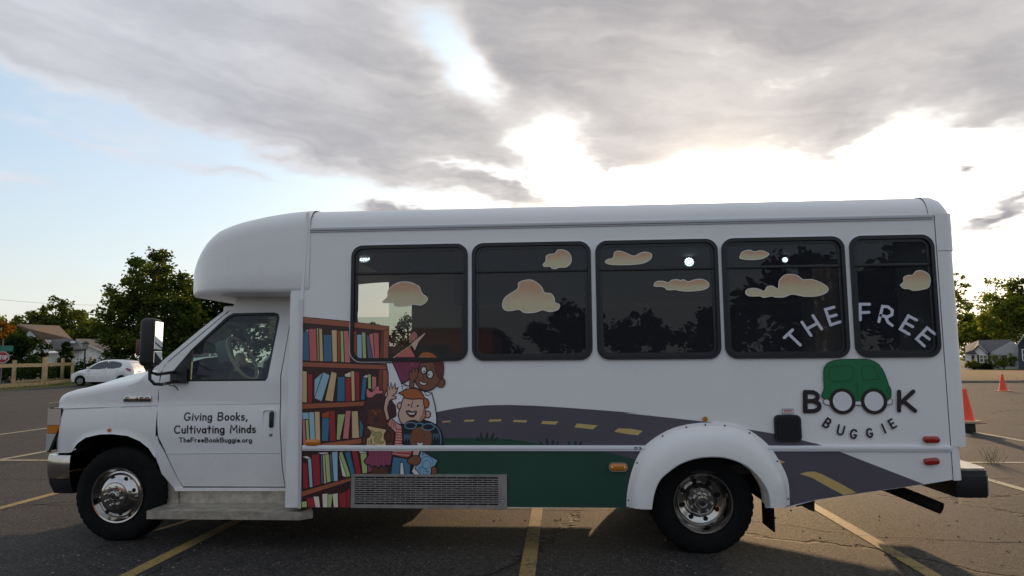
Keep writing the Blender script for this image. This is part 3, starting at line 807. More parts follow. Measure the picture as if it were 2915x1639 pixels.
# windscreen, pillars, cab roof
wb = on_y(433, 1052, .30); wt = on_y(640, 880, .36)
def wsrow(p, y0, bow):
    return [(p.x-bow*(1-((y-1.22)/(1.22-y0))**2), y, p.z) for y in [y0+(WID-2*y0)*i/12 for i in range(13)]]
obj('windscreen', loft_bm([wsrow(wb+Vector((.03, 0, -.02)), .30, .12), wsrow(wt+Vector((.03, 0, -.03)), .40, .06)]), CABGLASS, bus, 60)
pil = cab((436, 1050), (472, 1019), (567, 940), (638, 884), (650, 884), (640, 893), (570, 951), (478, 1028), (468, 1046), (456, 1060))
both('windscreen_pillar', shape_bm([pil], 0, .05, cutz=cabcut(1.25, 1.85, 12), yfun=lambda x, z: ys(z)), WHITE, bus, 40)
obj('cowl', loft_bm([wsrow(wb+Vector((-.05, 0, .0)), .30, .12), wsrow(wb+Vector((.06, 0, -.045)), .30, .12)]), BLACK, bus)
box('cab_roof', wt.x-.01, 1.2, ys(1.8)+.004, WID-ys(1.8)-.004, 1.775, 1.835, WHITE, bus, .02); box('cab_roof', 1.2, XF, ys(1.8)+.004, 1.55, 1.775, 1.833, WHITE, bus)
# door with its window
dr = cab((466, 1040), (454, 1087), (448, 1130), (447, 1209), (450, 1243), (472, 1289), (488, 1324), (508, 1366), (521, 1385), (811, 1386), (803, 1335), (799, 1263), (798, 1155), (799, 1065), (817, 968), (832, 880), (655, 886), (641, 894), (572, 952), (480, 1029))
wn = cab((490, 1086), (491, 1058), (545, 994), (645, 901), (664, 891), (780, 889), (793, 893), (796, 905), (762, 1075), (755, 1084))
doorL, doorR = both('cab_door', shape_bm([inset(dr, .0025), wn], 0, .04, cutz=cabcut(.42, 1.84, 40), yfun=lambda x, z: ys(z)), WHITE, bus, 32)
wg = cab((541, 1080), (547, 997), (649, 905), (666, 897), (778, 895), (787, 901), (788, 908), (756, 1072), (750, 1078))
both('window_seal', shape_bm([inset(wn, -.001), wg], .004, .024, cutz=cabcut(1.2, 1.84, 14), yfun=lambda x, z: ys(z)), SEAL, (doorL, doorR), 40)
both('door_glass', shape_bm([inset(wg, -.004)], .016, None, cutz=cabcut(1.2, 1.84, 14), yfun=lambda x, z: ys(z)), CABGLASS, (doorL, doorR), 60)
# dark shut-lines behind the door gap
both('door_jamb', shape_bm([inset(dr, -.02), inset(dr, .05)], .018, .05, cutz=cabcut(.4, 1.86, 30), yfun=lambda x, z: ys(z)), HOLE, bus)
# rear quarter of the cab between door and body
qt = cab((833, 880), (818, 968), (801, 1065), (800, 1155), (801, 1263), (805, 1335), (812, 1386), (830, 1386), (840, 880))
obj('cab_quarter', shape_bm([[(x+.001, z) for x, z in qt]], 0, .03, cutz=cabcut(.42, 1.84, 20), yfun=lambda x, z: ys(z)), WHITE, bus, 40)
# crease and lower body line on the door
for a, b, r, nm in (((450, 1154), (797, 1148), .003, 'upper'), ((473, 1291), (798, 1289), .0035, 'lower')):
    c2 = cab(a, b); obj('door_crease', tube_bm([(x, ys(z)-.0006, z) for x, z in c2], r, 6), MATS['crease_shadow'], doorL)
sill = cab((497, 1388), (820, 1388), (820, 1397), (500, 1397))
both('door_sill', shape_bm([sill], -.004, .04, yfun=lambda x, z: ys(.42)), WHITE, bus)
# handle and lock
h = cab((767, 1169), (781, 1219)); hx, hz = (h[0][0]+h[1][0])/2, (h[0][1]+h[1][1])/2
pk = rr(hx-.075, hz-.075, hx+.028, hz+.075, .02)
plate('handle_recess', [pk, inset(pk, .006)], ys(hz)-.004, ys(hz)+.01, WHITE, doorL)
box('door_handle', hx-.017, hx+.017, ys(hz)-.022, ys(hz)+.01, hz-.062, hz+.062, BLACK, doorL, .012)
lk = cab((771, 1237))[0]; disc('door_lock', lk[0], ys(lk[1])-.003, lk[1], .013, mat('lock_grey', (.25, .25, .26), .3, .8), doorL)
# badge on the fender: E-450
bd = cab((354, 1127), (432, 1143)); bx, bzc = (bd[0][0]+bd[1][0])/2, (bd[0][1]+bd[1][1])/2
badge = box('badge', bd[0][0], bd[1][0], ys(bzc)-.012, ys(bzc)+.004, bd[1][1], bd[0][1], CHROME, bus, .004)
# small amber fender lamp
fl = cab((312, 1224))[0]; disc('fender_lamp', fl[0], ys(fl[1])-.004, fl[1], .015, AMBER, bus, .008)
# headlamps wrapping the corner
def corner(z0, z1, out_, back=0.0, lid=False):
    """lamp strip wrapping from the fender side round to the nose"""
    zs_ = [z0, z0+(z1-z0)*.5, z1]; cols = []
    def row(z):
        t = max(0, min(1, (z-hz0)/(hz1-hz0))); xr = -.592+.085*min(1, t*1.6)+back
        p = [(xr, .214), ((xr-.60)/2, .213), (-.604, .214), (-.620, .222), (-.634, .245), (-.644, .30), (-.657, .45), (-.662, .60)]
        return [(x-(out_ if k > 2 else 0), y-(out_ if k < 5 else 0), z) for k, (x, y) in enumerate(p)]
    rows_ = [row(z) for z in zs_]
    if lid: rows_.append([(x+(.05 if k > 3 else 0), y+.07, z1+.003) for k, (x, y, _) in enumerate(row(z1))])
    return loft_bm(rows_)
hz0, hz1 = cab((155, 1282))[0][1], cab((155, 1163))[0][1]
H = hz1-hz0
both('headlamp_housing', corner(hz0-.012, hz1+.006, -.003, .014), BLACK, bus, 50)
a, b = both('headlamp', corner(hz0, hz0+H*.40, .004, lid=True), CLEARLENS, bus, 50)
both('turn_signal', corner(hz0+H*.41, hz0+H*.60, .002), AMBER, bus, 50)
both('upper_lamp', corner(hz0+H*.61, hz1, .004, lid=True), mat('frosted_lens', (.50, .42, .36), .15, coat=.7), bus, 50)
# grille
yz_plate('grille_back', [[(.40, .66), (WID-.40, .66), (WID-.40, 1.03), (.40, 1.03)]], XN+.03, XN+.05, HOLE, bus)
for k in range(5): box('grille_bar', XN-.01, XN+.03, .44, WID-.44, .70+k*.07, .72+k*.07, CHROME, bus, .004)
# front bumper: chrome bar and black valance
def bpath(g): return [(-.43, .245-g), (-.55, .25-g), (-.635+-g*.5, .275-g*.7), (-.675-g, .34), (-.70-g, .45), (-.73-g, .9), (-.735-g, 1.22)]
def brow(g, z):
    p = bpath(g); return [(x, y, z) for x, y in p]+[(x, WID-y, z) for x, y in p[-2::-1]]
zc0, zc1 = on_y(150, 1366, .25).z, on_y(150, 1297, .25).z
obj('front_bumper', loft_bm([brow(-.13, zc1+.010), brow(0, zc1+.004), brow(.006, zc1-.012), brow(.008, (zc0+zc1)/2), brow(0, zc0+.01), brow(-.03, zc0)], flip=False), CHROME, bus, 35)
zv = on_y(150, 1408, .25).z
obj('bumper_valance', loft_bm([brow(-.01, zc0+.004), brow(-.015, zc0-.03), brow(-.06, zv), brow(-.2, zv)], flip=False), BLACK, bus, 35)
# entry step in chequer plate
st0 = on_y(458, 1452, .0); sx0, sx1 = .37, on_y(880, 1480, .0).x
szt = on_y(640, 1456, .0).z; szb = on_y(640, 1479, .0).z
plate('step_riser', [[(sx0, szt), (XF, szt), (XF, .415), (sx0+.13, .415), (sx0+.02, .55), (sx0-.01, .52)]], .30, .315, STEEL, bus)
bm = box_bm(sx0, sx1-.06, .005, .30, szt-.012, szt)
obj('step_tread', bm, STEEL, bus)
sl_ = [(sx0, -.0), (sx1-.07, -.0), (sx1, .075)]
obj('step_lip', loft_bm([[(x, y, z) for z in (szb, szt+.002)] for x, y in sl_], flip=True), STEEL, bus)
obj('step_fascia', box_bm(XF+.0, sx1-.07, .02, .24, szb+.01, szt-.014), STEEL, bus)
both('step_end_plate', shape_bm([cab((449, 1340), (458, 1350), (503, 1398), (505, 1455), (457, 1455))], .012, .02, yfun=lambda x, z: .275), STEEL, bus)
bm = bmesh.new()
for i in range(46):
    for j in range(7):
        x, y = sx0+.03+i*.028, .03+j*.03
        if x > sx1-.1: continue
        own = bmesh.new(); bmesh.ops.create_icosphere(own, subdivisions=1, radius=1)
        an = pi/4 if (i+j) % 2 else -pi/4
        for v in own.verts:
            u = Vector((v.co.x*.009, v.co.y*.003, v.co.z*.0018)); u.rotate(Matrix.Rotation(an, 3, 'Z')); v.co = u+Vector((x, y, szt))
        join_bm(bm, own)
o = obj('tread_studs', bm, STEEL, bus); o['kind'] = 'stuff'
# mirror on its arms
mc = on_y(430, 974, -.10)
bm = box_bm(-.052, .052, -.105, .105, -.178, .178, .035, seg=4)
rotm = Matrix.Rotation(radians(14), 4, 'Z'); bmesh.ops.transform(bm, matrix=Matrix.Translation(mc) @ rotm, verts=bm.verts[:])
mh = obj('door_mirror', bm, BLACK, bus, 40)
def mface(z0, z1, nm):
    b = box_bm(.047, .0545, -.088, .088, z0, z1, .003); bmesh.ops.transform(b, matrix=Matrix.Translation(mc) @ rotm, verts=b.verts[:])
    obj(nm, b, mat('mirror_glass', (.85, .87, .85), .02, 1.0), mh)
mface(-.055, .155, 'mirror_glass'); mface(-.155, -.068, 'mirror_glass')
b = box_bm(-.10, -.05, -.02, .03, -.1, .02, .01); bmesh.ops.transform(b, matrix=Matrix.Translation(mc) @ rotm, verts=b.verts[:]); obj('mirror_signal', b, mat('mirror_amber', (.12, .03, .02), .4), mh, 40)
m2 = on_y(430, 1045, -.10); a1, a2 = on_y(500, 1058, .22), on_y(505, 1085, .22)
obj('mirror_arm', tube_bm([tuple(m2+Vector((.0, 0, .02))), tuple(m2+Vector((.002, .0, -.04))), tuple(m2+Vector((.03, .04, -.055))), (a1.x, a1.y, a1.z)], .012), BLACK, mh, 40)
obj('mirror_arm', tube_bm([tuple(m2+Vector((-.012, 0, .02))), tuple(m2+Vector((-.005, .0, -.09))), tuple(m2+Vector((.02, .02, -.125))), tuple(m2+Vector((.06, .05, -.13))), (a2.x, a2.y, a2.z)], .012), BLACK, mh, 40)
obj('mirror_mount', shape_bm([cab((490, 1090), (490, 1058), (520, 1045), (537, 1050), (537, 1090))], -.03, .01, yfun=lambda x, z: ys(z)), BLACK, mh)
wq = [on_y(x, y, .19) for x, y in ((478, 1093), (486, 1097), (494, 1096), (503, 1104), (507, 1111))]
obj('mirror_cable', tube_bm([tuple(p) for p in wq], .004, 6), BLACK, mh, 40)
# cab interior
DASH = mat('dash_grey', (.05, .052, .055), .7, var=.2)
obj('dashboard', loft_bm([[(.30, y, 1.00), (.36, y, 1.20), (.55, y, 1.21), (.72, y, 1.14), (.76, y, 1.02), (.74, y, .85)] for y in (.32, WID-.32)], cap=True), DASH, bus, 50)
sw = on_y(690, 1020, .62)
def ring(c, R, r, tilt, seg=40):
    secs = []
    for i in range(seg+1):
        a = 2*pi*i/seg; u = Vector((0, cos(a), sin(a)))
        secs.append([Vector((0, 0, 0)) for _ in range(8)])
        for k in range(8):
            b_ = 2*pi*k/8; p = u*(R+r*cos(b_))+Vector((r*sin(b_), 0, 0)); p.rotate(Matrix.Rotation(tilt, 3, 'Y')); secs[-1][k] = c+p
    return loft_bm(secs, closed=True)
TAN = mat('wheel_tan', (.42, .38, .32), .35)
stw = obj('steering_wheel', ring(sw, .20, .014, radians(-28)), TAN, bus, 60)
own = bmesh.new(); bmesh.ops.create_uvsphere(own, u_segments=16, v_segments=10, radius=1)
for v in own.verts:
    p = Vector((v.co.x*.045, v.co.y*.075, v.co.z*.065)); p.rotate(Matrix.Rotation(radians(-28), 3, 'Y')); v.co = sw+p+Vector((-.01, 0, -.01))
obj('airbag_hub', own, TAN, stw, 60)
for sgn in (-1, 1):
    obj('wheel_spoke', tube_bm([tuple(sw+Vector((-.01, sgn*.06, -.03))), tuple(sw+Vector((.035, sgn*.17, -.10)))], .016, 8, flat=.6), TAN, stw, 60)
obj('steering_column', tube_bm([tuple(sw), (.62, sw.y, 1.05)], .04), DASH, bus, 40)
SEATM = mat('seat_grey', (.045, .047, .05), .85, var=.2)
for y in (.62,):
    s_ = obj('driver_seat', box_bm(.92, 1.38, y-.24, y+.24, .78, .93, .05, seg=3), SEATM, bus, 50)
    bk_ = box_bm(1.33, 1.45, y-.23, y+.23, .90, 1.42, .05, seg=3); obj('backrest', bk_, SEATM, s_, 50)
    obj('headrest', box_bm(1.36, 1.45, y-.13, y+.13, 1.45, 1.62, .04, seg=3), SEATM, s_, 50)
box('cab_floor', .38, XF+.05, .30, WID-.30, .50, .56, DARK, bus)
vz = on_y(720, 915, .9)
obj('sun_visor', box_bm(vz.x-.10, vz.x+.12, .45, .95, vz.z-.02, vz.z+.05, .01), SEATM, bus, 40)
cb = on_y(640, 1000, .95)
b = box_bm(-.075, .075, -.012, .012, -.10, .10, .012); bmesh.ops.transform(b, matrix=Matrix.Translation(cb) @ Matrix.Rotation(radians(-14), 4, 'Y'), verts=b.verts[:])
obj('dash_screen', b, mat('screen_grey', (.10, .15, .15), .25), bus, 40)

# ------------------------------------------------------------------ printed graphics on the side
PC = dict(wood=(.35, .10, .052), wood2=(.20, .055, .035), inside=(.045, .014, .014), pink=(.62, .19, .20), salmon=(.58, .135, .125), blue=(.055, .15, .25), teal=(.04, .17, .28),
          ltblue=(.31, .49, .60), tan=(.65, .45, .23), cream=(.70, .62, .48), green=(.39, .49, .19), olive=(.36, .34, .12), red=(.33, .025, .035), rust=(.38, .07, .025), slate=(.10, .125, .19),
          black=(.010, .008, .012), ink=(.02, .012, .014), road=(.095, .083, .105), roadd=(.055, .045, .055), grass=(.018, .065, .045), grassd=(.010, .035, .028), dash=(.56, .41, .15), white=(.75, .74, .77),
          skin=(.63, .40, .31), skins=(.45, .20, .14), brown=(.22, .083, .048), darkbrown=(.105, .036, .024), hairred=(.42, .115, .035), hairbr=(.13, .030, .028), afro=(.050, .022, .026), magenta=(.22, .035, .085), maroon=(.27, .060, .11),
          stripe=(.42, .055, .06), stripel=(.60, .34, .30), jean=(.06, .17, .28), hairblack=(.010, .018, .028), shine=(.14, .26, .36), bookblue=(.25, .42, .54), page=(.66, .64, .62), van=(.010, .155, .055), vand=(.004, .060, .022), logo=(.022, .014, .016),
          window_white=(.62, .63, .70), fist=(.40, .15, .12))
class Print:
    """flat film on the body side: each patch lies a hair above the one before"""
    Y = -0.0006
    def __init__(s, name, parent, y=None): s.name, s.parent, s.bm, s.keys = name, parent, bmesh.new(), []; s.y = y
    def lay(s):
        if s.y is not None: s.y -= 4e-5; return s.y
        Print.Y -= 3e-5; return Print.Y
    def idx(s, key):
        if key not in s.keys: s.keys.append(key)
        return s.keys.index(key)
    def _faces(s, quads, y, key):
        i = s.idx(key)
        for qd in quads:
            f = s.bm.faces.new([s.bm.verts.new((x, y, z)) for x, z in qd]); f.material_index = i
    def poly(s, pts, key, line=None, w=.006, smooth=0):
        if smooth: pts = smoothloop(pts, smooth)
        y = s.lay(); i = s.idx(key); pts = list(pts)
        tri = tessellate_polygon([[Vector((x, z, 0)) for x, z in pts]])
        V = [s.bm.verts.new((x, y, z)) for x, z in pts]
        for t in tri:
            try: f = s.bm.faces.new([V[k] for k in t]); f.material_index = i
            except ValueError: pass
        if line: s.outline(pts, w, line)
    def outline(s, pts, w, key):
        a, b = inset(pts, w/2), inset(pts, -w/2); n = len(pts); y = s.lay()
        s._faces([(a[i], a[(i+1) % n], b[(i+1) % n], b[i]) for i in range(n)], y, key)
    def stroke(s, pts, w, key, smooth=0):
        if smooth: pts = smoothloop(pts, smooth, False)
        y = s.lay(); P = [Vector(p) for p in pts]; h = w/2; L = []; R = []
        for i, p in enumerate(P):
            t1 = (P[i]-P[i-1]).normalized() if i else (P[1]-P[0]).normalized()
            t2 = (P[i+1]-P[i]).normalized() if i < len(P)-1 else t1
            m_ = Vector((-t1.y-t2.y, t1.x+t2.x))
            if m_.length < 1e-6: m_ = Vector((-t1.y, t1.x))
            m_.normalize(); k = h/max(.6, m_.dot(Vector((-t1.y, t1.x))))
            L.append(p+m_*k); R.append(p-m_*k)
        quads = [(L[i], R[i], R[i+1], L[i+1]) for i in range(len(P)-1)]
        for p, t in ((P[0], (P[0]-P[1]).normalized()), (P[-1], (P[-1]-P[-2]).normalized())):
            nn = Vector((-t.y, t.x)); arc = [p+(nn*cos(a)+t*sin(a))*h for a in [pi*j/6 for j in range(7)]]
            quads.append(arc)
        s._faces([[tuple(v) for v in q_] for q_ in quads], y, key)
    def ell(s, c, rx, rz, key, line=None, w=.005, n=22):
        s.poly([(c[0]+rx*cos(2*pi*i/n), c[1]+rz*sin(2*pi*i/n)) for i in range(n)], key, line, w)
    def done(s, smooth=None):
        s.bm.normal_update()
        for f in s.bm.faces:
            if f.normal.y > 0: f.normal_flip()
        return obj(s.name, s.bm, [mat('print_'+k, PC[k], .33, var=.06, vscale=2.0) for k in s.keys], s.parent)
c5 = survey(840, 880, 4.526)
def c6(*p): return c5(*[(x, y+1267.3) for x, y in p])
k3 = survey(1020, 900, 5.568); k4 = survey(1010, 1150, 6.582); r6 = survey(1220, 1120, 3.81); r5 = survey(1720, 1160, 3.023); r4 = survey(2180, 1200, 3.298); L1 = survey(2160, 820, 3.016)
PXM = 1/375.0     # one photo pixel on the bus side, in metres
# road and verge
R = Print('road_mural', bus)
top = r6((60, 205), (300, 160), (520, 135), (700, 125), (950, 125), (1300, 140), (1800, 175), (2286, 215))+r5((170, 45), (450, 75), (840, 118), (940, 128), (1230, 185), (1480, 228), (1680, 275), (1800, 305))+src((2322, 1262), (2368, 1277), (2483, 1321), (2630, 1378))
R.poly(smoothloop(top, 3, False)+[(rear_low[1][0], rear_low[1][1]+.002), (rear_low[0][0], rear_low[0][1]+.002), (arch_o[-1][0]-.03, SKY_Z0+.012), (arch_i[-1][0]+.03, SKY_Z0+.25), (4.47, arch_i[6][1]+.05), (arch_i[0][0]-.05, SKY_Z0+.2), (arch_o[0][0]+.02, SKY_Z0-.0006), (1.9, SKY_Z0-.0006), (1.9, side(1100, 1180)[1])], 'road')
gr = r6((-60, 487), (150, 485), (480, 480), (800, 490), (1000, 510), (1200, 545), (1500, 575), (1800, 612), (2050, 665), (2240, 715), (2330, 745))
R.poly(smoothloop(gr, 3, False)+[(arch_i[0][0]-.10, SKY_Z0+.2), (arch_o[0][0]+.02, SKY_Z0-.0006), (1.86, SKY_Z0-.0006), (1.86, gr[0][1])], 'grass')
for d in ([(150, 300), (240, 292), (238, 308), (145, 315)], [(395, 285), (498, 283), (490, 302), (380, 305)], [(665, 282), (792, 278), (785, 300), (645, 305)], [(925, 285), (1070, 290), (1060, 313), (913, 308)], [(1240, 298), (1408, 303), (1380, 336), (1217, 328)], [(1610, 325), (1835, 345), (1780, 388), (1580, 365)]): R.poly(r6(*d), 'dash')
R.poly(r5((85, 207), (120, 178), (230, 182), (330, 200), (290, 237), (200, 228)), 'dash'); R.poly(r5((1490, 440), (1558, 470), (1500, 485)), 'dash')
R.poly(r4((318, 490), (380, 472), (455, 468), (520, 490), (690, 575), (850, 665), (730, 690), (600, 620), (430, 525)), 'dash')
def bush(cx, cy, leaves):
    for dx_, hh, lean in leaves:
        R.poly(smoothloop(r6((cx+dx_-12, cy), (cx+dx_+lean*.6-14, cy-hh*.6), (cx+dx_+lean, cy-hh), (cx+dx_+lean*.6+14, cy-hh*.5), (cx+dx_+12, cy)), 2), 'grassd')
bush(625, 520, [(-90, 40, -20), (-60, 60, -40), (-40, 108, -20), (0, 112, 15), (45, 100, 40), (90, 55, 40)])
bush(1320, 556, [(-90, 40, -20), (-30, 78, -10), (25, 60, 10), (70, 40, 20)]); bush(1580, 556, [(-50, 40, -10), (10, 45, 5), (60, 40, 15)])
R.done()
# bookcase
S = Print('bookshelf_mural', bus)
S.poly(c5((104, 100), (1212, 222), (1200, 1000), (1010, 1330))+c6((985, 862), (722, 862), (722, 1287), (80, 1287)), 'inside')
S.poly(c5((1120, 275), (1150, 250), (1145, 700), (1130, 1130), (1060, 1130)), 'wood2')
for p in (c5((104, 100), (690, 155), (1212, 222), (1208, 290), (1140, 275), (690, 232), (104, 178)), c5((1140, 278), (1210, 250), (1198, 1000), (1150, 1130), (1125, 1125)), c5((92, 676), (1130, 715), (1196, 715), (1196, 778), (92, 742)), c5((90, 1215), (902, 1184), (900, 1246), (90, 1287)), c6((90, 500), (330, 462), (872, 390), (868, 462), (90, 545)), c6((82, 1078), (722, 898), (722, 945), (82, 1152))):
    S.poly(p, 'wood', 'ink', .005)
B_ = [('blue', (100, 285), (175, 285), (185, 665), (95, 660)), ('page', (130, 283), (162, 255), (178, 283), (178, 290)), ('salmon', (175, 250), (270, 250), (285, 670), (190, 668)), ('olive', (275, 240), (302, 240), (315, 670), (290, 670)), ('tan', (308, 245), (350, 250), (365, 672), (318, 670)), ('blue', (365, 325), (470, 330), (480, 675), (370, 675)), ('tan', (470, 265), (540, 268), (545, 680), (485, 678)), ('rust', (545, 275), (580, 275), (585, 680), (550, 680)), ('green', (583, 278), (622, 280), (635, 682), (592, 682)), ('pink', (625, 275), (690, 278), (715, 690), (640, 685)), ('rust', (735, 270), (790, 275), (800, 652), (745, 640)), ('ltblue', (795, 325), (860, 325), (866, 648), (800, 640)), ('green', (860, 295), (908, 297), (920, 652), (872, 648)), ('slate', (918, 330), (960, 340), (1010, 660), (940, 658)), ('pink', (950, 322), (1005, 305), (1028, 660), (1008, 645)), ('salmon', (1008, 300), (1080, 305), (1088, 692), (1030, 690)),
      ('tan', (90, 792), (155, 800), (155, 1205), (90, 1200)), ('red', (163, 828), (228, 830), (225, 1205), (163, 1205)), ('ltblue', (250, 905), (365, 808), (345, 850), (250, 1140)), ('ltblue', (365, 808), (450, 850), (345, 1190), (250, 1145)), ('tan', (470, 800), (540, 825), (490, 1190), (385, 1175)), ('teal', (550, 868), (640, 868), (645, 1188), (540, 1185)), ('red', (645, 880), (722, 880), (720, 1190), (650, 1190)), ('cream', (635, 840), (720, 800), (722, 876), (650, 872)), ('tan', (722, 795), (765, 795), (775, 1180), (730, 1185)), ('red', (768, 805), (832, 812), (832, 1180), (780, 1180)), ('teal', (870, 885), (925, 885), (900, 1170), (845, 1165)), ('page', (868, 875), (935, 835), (940, 880), (925, 885)), ('green', (940, 830), (980, 840), (985, 1030), (940, 1020)), ('pink', (990, 860), (1050, 870), (1050, 1040), (995, 1050))]
for k, *p in B_: S.poly(c5(*p), k, 'ink', .0045)
B6 = [('ltblue', (90, 60), (175, 60), (190, 150), (95, 150)), ('pink', (95, 150), (130, 150), (145, 490), (105, 490)), ('green', (135, 155), (175, 150), (190, 430), (150, 430)), ('ltblue', (178, 55), (250, 55), (262, 430), (195, 430)), ('tan', (252, 50), (320, 50), (330, 480), (265, 440)), ('rust', (345, 75), (440, 40), (445, 140), (350, 130)), ('teal', (350, 130), (430, 130), (445, 160), (430, 435), (345, 430)), ('red', (442, 40), (515, 40), (530, 430), (445, 435)), ('green', (550, 85), (650, 80), (580, 415), (535, 415)), ('pink', (655, 35), (722, 38), (690, 405), (615, 400)), ('tan', (730, 45), (812, 40), (830, 390), (735, 395)), ('teal', (830, 45), (880, 60), (885, 380), (832, 385)),
      ('red', (100, 715), (160, 705), (180, 1040), (105, 1045)), ('page', (95, 632), (160, 618), (210, 655), (165, 662)), ('ltblue', (165, 662), (212, 655), (232, 1025), (190, 1030)), ('red', (212, 605), (315, 598), (335, 990), (240, 1020)), ('blue', (330, 610), (358, 610), (370, 980), (340, 985)), ('tan', (358, 600), (385, 600), (405, 975), (375, 980)), ('page', (290, 580), (420, 570), (438, 592), (330, 602)), ('green', (385, 600), (440, 590), (465, 955), (410, 970)), ('slate', (445, 600), (475, 590), (495, 950), (470, 950)), ('ltblue', (475, 572), (552, 560), (555, 945), (500, 950)), ('cream', (560, 580), (590, 560), (670, 900), (610, 880)), ('green', (565, 580), (610, 560), (720, 880), (672, 900)), ('teal', (640, 580), (710, 555), (775, 850), (720, 860)), ('red', (730, 550), (805, 545), (858, 850), (785, 855)), ('page', (820, 555), (920, 565), (925, 584), (840, 592)), ('green', (840, 592), (925, 582), (935, 840), (870, 850)), ('maroon', (935, 600), (1000, 600), (1000, 820), (940, 840)),
      ('green', (84, 1210), (155, 1200), (160, 1285), (84, 1285)), ('red', (150, 1160), (245, 1150), (260, 1285), (170, 1285)), ('cream', (235, 1140), (310, 1140), (330, 1285), (265, 1285)), ('cream', (350, 1110), (425, 1100), (425, 1285), (360, 1285)), ('green', (425, 1110), (485, 1110), (470, 1285), (425, 1285)), ('cream', (480, 1110), (555, 1095), (560, 1285), (500, 1285)), ('red', (565, 1110), (670, 1070), (665, 1285), (575, 1285)), ('red', (670, 1060), (715, 1030), (715, 1285), (670, 1285))]
for k, *p in B6: S.poly(c6(*p), k, 'ink', .0045)
S.done()
OL = .0075
# child with glasses and raised book
C = Print('cartoon_child_print', bus)
C.poly(k3((440, 735), (545, 735), (700, 1070), (800, 1105), (900, 1130), (1010, 1180), (1165, 1215), (1215, 1400), (1240, 1560), (1245, 1710), (540, 1710), (480, 1300), (478, 900)), 'white', 'ink', OL)
C.poly(k3((560, 650), (820, 478), (915, 650), (1000, 735), (955, 830), (810, 1000), (690, 1075), (600, 850), (545, 735)), 'magenta', 'ink', OL)
C.poly(k3((570, 650), (820, 482), (912, 648)), 'salmon', 'ink', .005); C.stroke(k3((560, 655), (690, 560), (815, 478)), .006, 'tan')
for j in range(5): C.stroke(k3((660+j*18, 780+j*45), (712+j*14, 800+j*40)), .006, 'darkbrown')
C.ell(k3((860, 760))[0], .02, .018, 'maroon', 'darkbrown', .004)
C.poly(k3((795, 350), (830, 290), (890, 238), (940, 290), (930, 350), (840, 405)), 'fist', 'ink', .004, 3); C.poly(k3((835, 440), (880, 395), (1050, 262), (1076, 275), (965, 400), (898, 550)), 'skin', 'ink', .004)
C.ell(k3((1310, 1050))[0], .052*.6, .06*.6, 'brown', 'ink', OL)
C.poly(k3((1000, 720), (1190, 720), (1290, 900), (1300, 1010), (1200, 1140), (1100, 1178), (985, 1150), (915, 1060), (890, 960), (960, 880)), 'brown', 'ink', OL, 3)
C.poly(k3((955, 655), (1000, 585), (1090, 557), (1190, 590), (1270, 655), (1350, 730), (1355, 900), (1325, 1000), (1245, 945), (1215, 830), (1185, 725), (1000, 740)), 'hairbr', 'ink', .005, 2)
C.poly(k3((960, 655), (1000, 590), (1090, 565), (1185, 595), (1255, 655)), 'hairred')
for cx_, cy_, a_, b_, px_, py_ in ((1040, 855, 44, 58, 1046, 876), (1140, 920, 52, 66, 1120, 926)):
    C.ell(k3((cx_, cy_))[0], a_/5.568*PXM, b_/5.568*PXM, 'page', 'ink', .010); C.ell(k3((px_, py_))[0], .0062, .0062, 'ink')
C.poly(k3((965, 1018), (1000, 1035), (1050, 1055), (1090, 1045), (1070, 1088), (1025, 1092), (982, 1068)), 'page', 'ink', .006, 2)
C.stroke(k3((1030, 935), (1028, 975), (1050, 990)), .004, 'ink'); C.stroke(k3((1150, 800), (1195, 815)), .007, 'hairbr')
C.poly(k3((803, 895), (828, 862), (850, 900), (858, 818), (886, 818), (897, 880), (918, 818), (946, 822), (952, 900), (940, 965), (885, 1015), (878, 1135), (815, 1130), (820, 990)), 'brown', 'ink', .006)
C.poly(k3((1050, 1195), (1165, 1210), (1120, 1250), (1075, 1250)), 'white', 'ink', .005); C.poly(k3((690, 1105), (800, 1100), (720, 1180)), 'white', 'ink', .005)
C.done()
# girl with curly hair and bow
C = Print('cartoon_child_print', bus)
C.poly(c6((905, 230), (1240, 230), (1290, 330), (1260, 490), (1250, 545), (960, 545), (860, 480), (880, 300)), 'darkbrown', 'ink', OL)
C.poly(c6((1000, 760), (1205, 760), (1205, 862), (990, 862)), 'darkbrown', 'ink', .004)
C.poly(c5((905, 1200), (980, 1108), (1060, 1088), (1160, 1120), (1250, 1180), (1300, 1280), (1290, 1380), (1215, 1420), (1190, 1500), (940, 1490), (870, 1450), (838, 1380), (850, 1310), (925, 1255)), 'afro', 'ink', .005, 3)
for x_, y_, r_ in ((880, 1330, 45), (865, 1400, 40), (900, 1450, 40), (930, 1230, 45), (1000, 1140, 50), (1090, 1130, 55), (1180, 1180, 55), (1250, 1260, 50), (1265, 1350, 45)): C.ell(c5((x_, y_))[0], r_/4.526*PXM, r_/4.526*PXM, 'afro', 'darkbrown', .003)
C.poly(c5((925, 1020), (955, 1040), (995, 1065), (1050, 995), (1090, 1000), (1090, 1045), (1140, 1045), (1120, 1088), (1050, 1090), (1000, 1135), (928, 1130)), 'pink', 'ink', .005, 2)
C.poly(c5((960, 1290), (1130, 1290), (1190, 1400), (1172, 1500), (1060, 1525), (950, 1478), (940, 1360)), 'darkbrown', None, .004, 3)
C.ell(c6((1005, 40))[0], .006, .006, 'brown'); C.ell(c6((1040, 70))[0], .009, .012, 'rust'); C.ell(c6((1090, 45))[0], .006, .006, 'brown'); C.ell(c6((1055, 150))[0], .025, .018, 'afro')
sk = [(960, 548), (1252, 548), (1250, 640), (1240, 720), (1210, 752), (1180, 735), (1150, 765), (1110, 740), (1080, 775), (1030, 745), (1000, 770), (960, 730), (930, 735), (890, 690), (920, 650), (950, 600)]
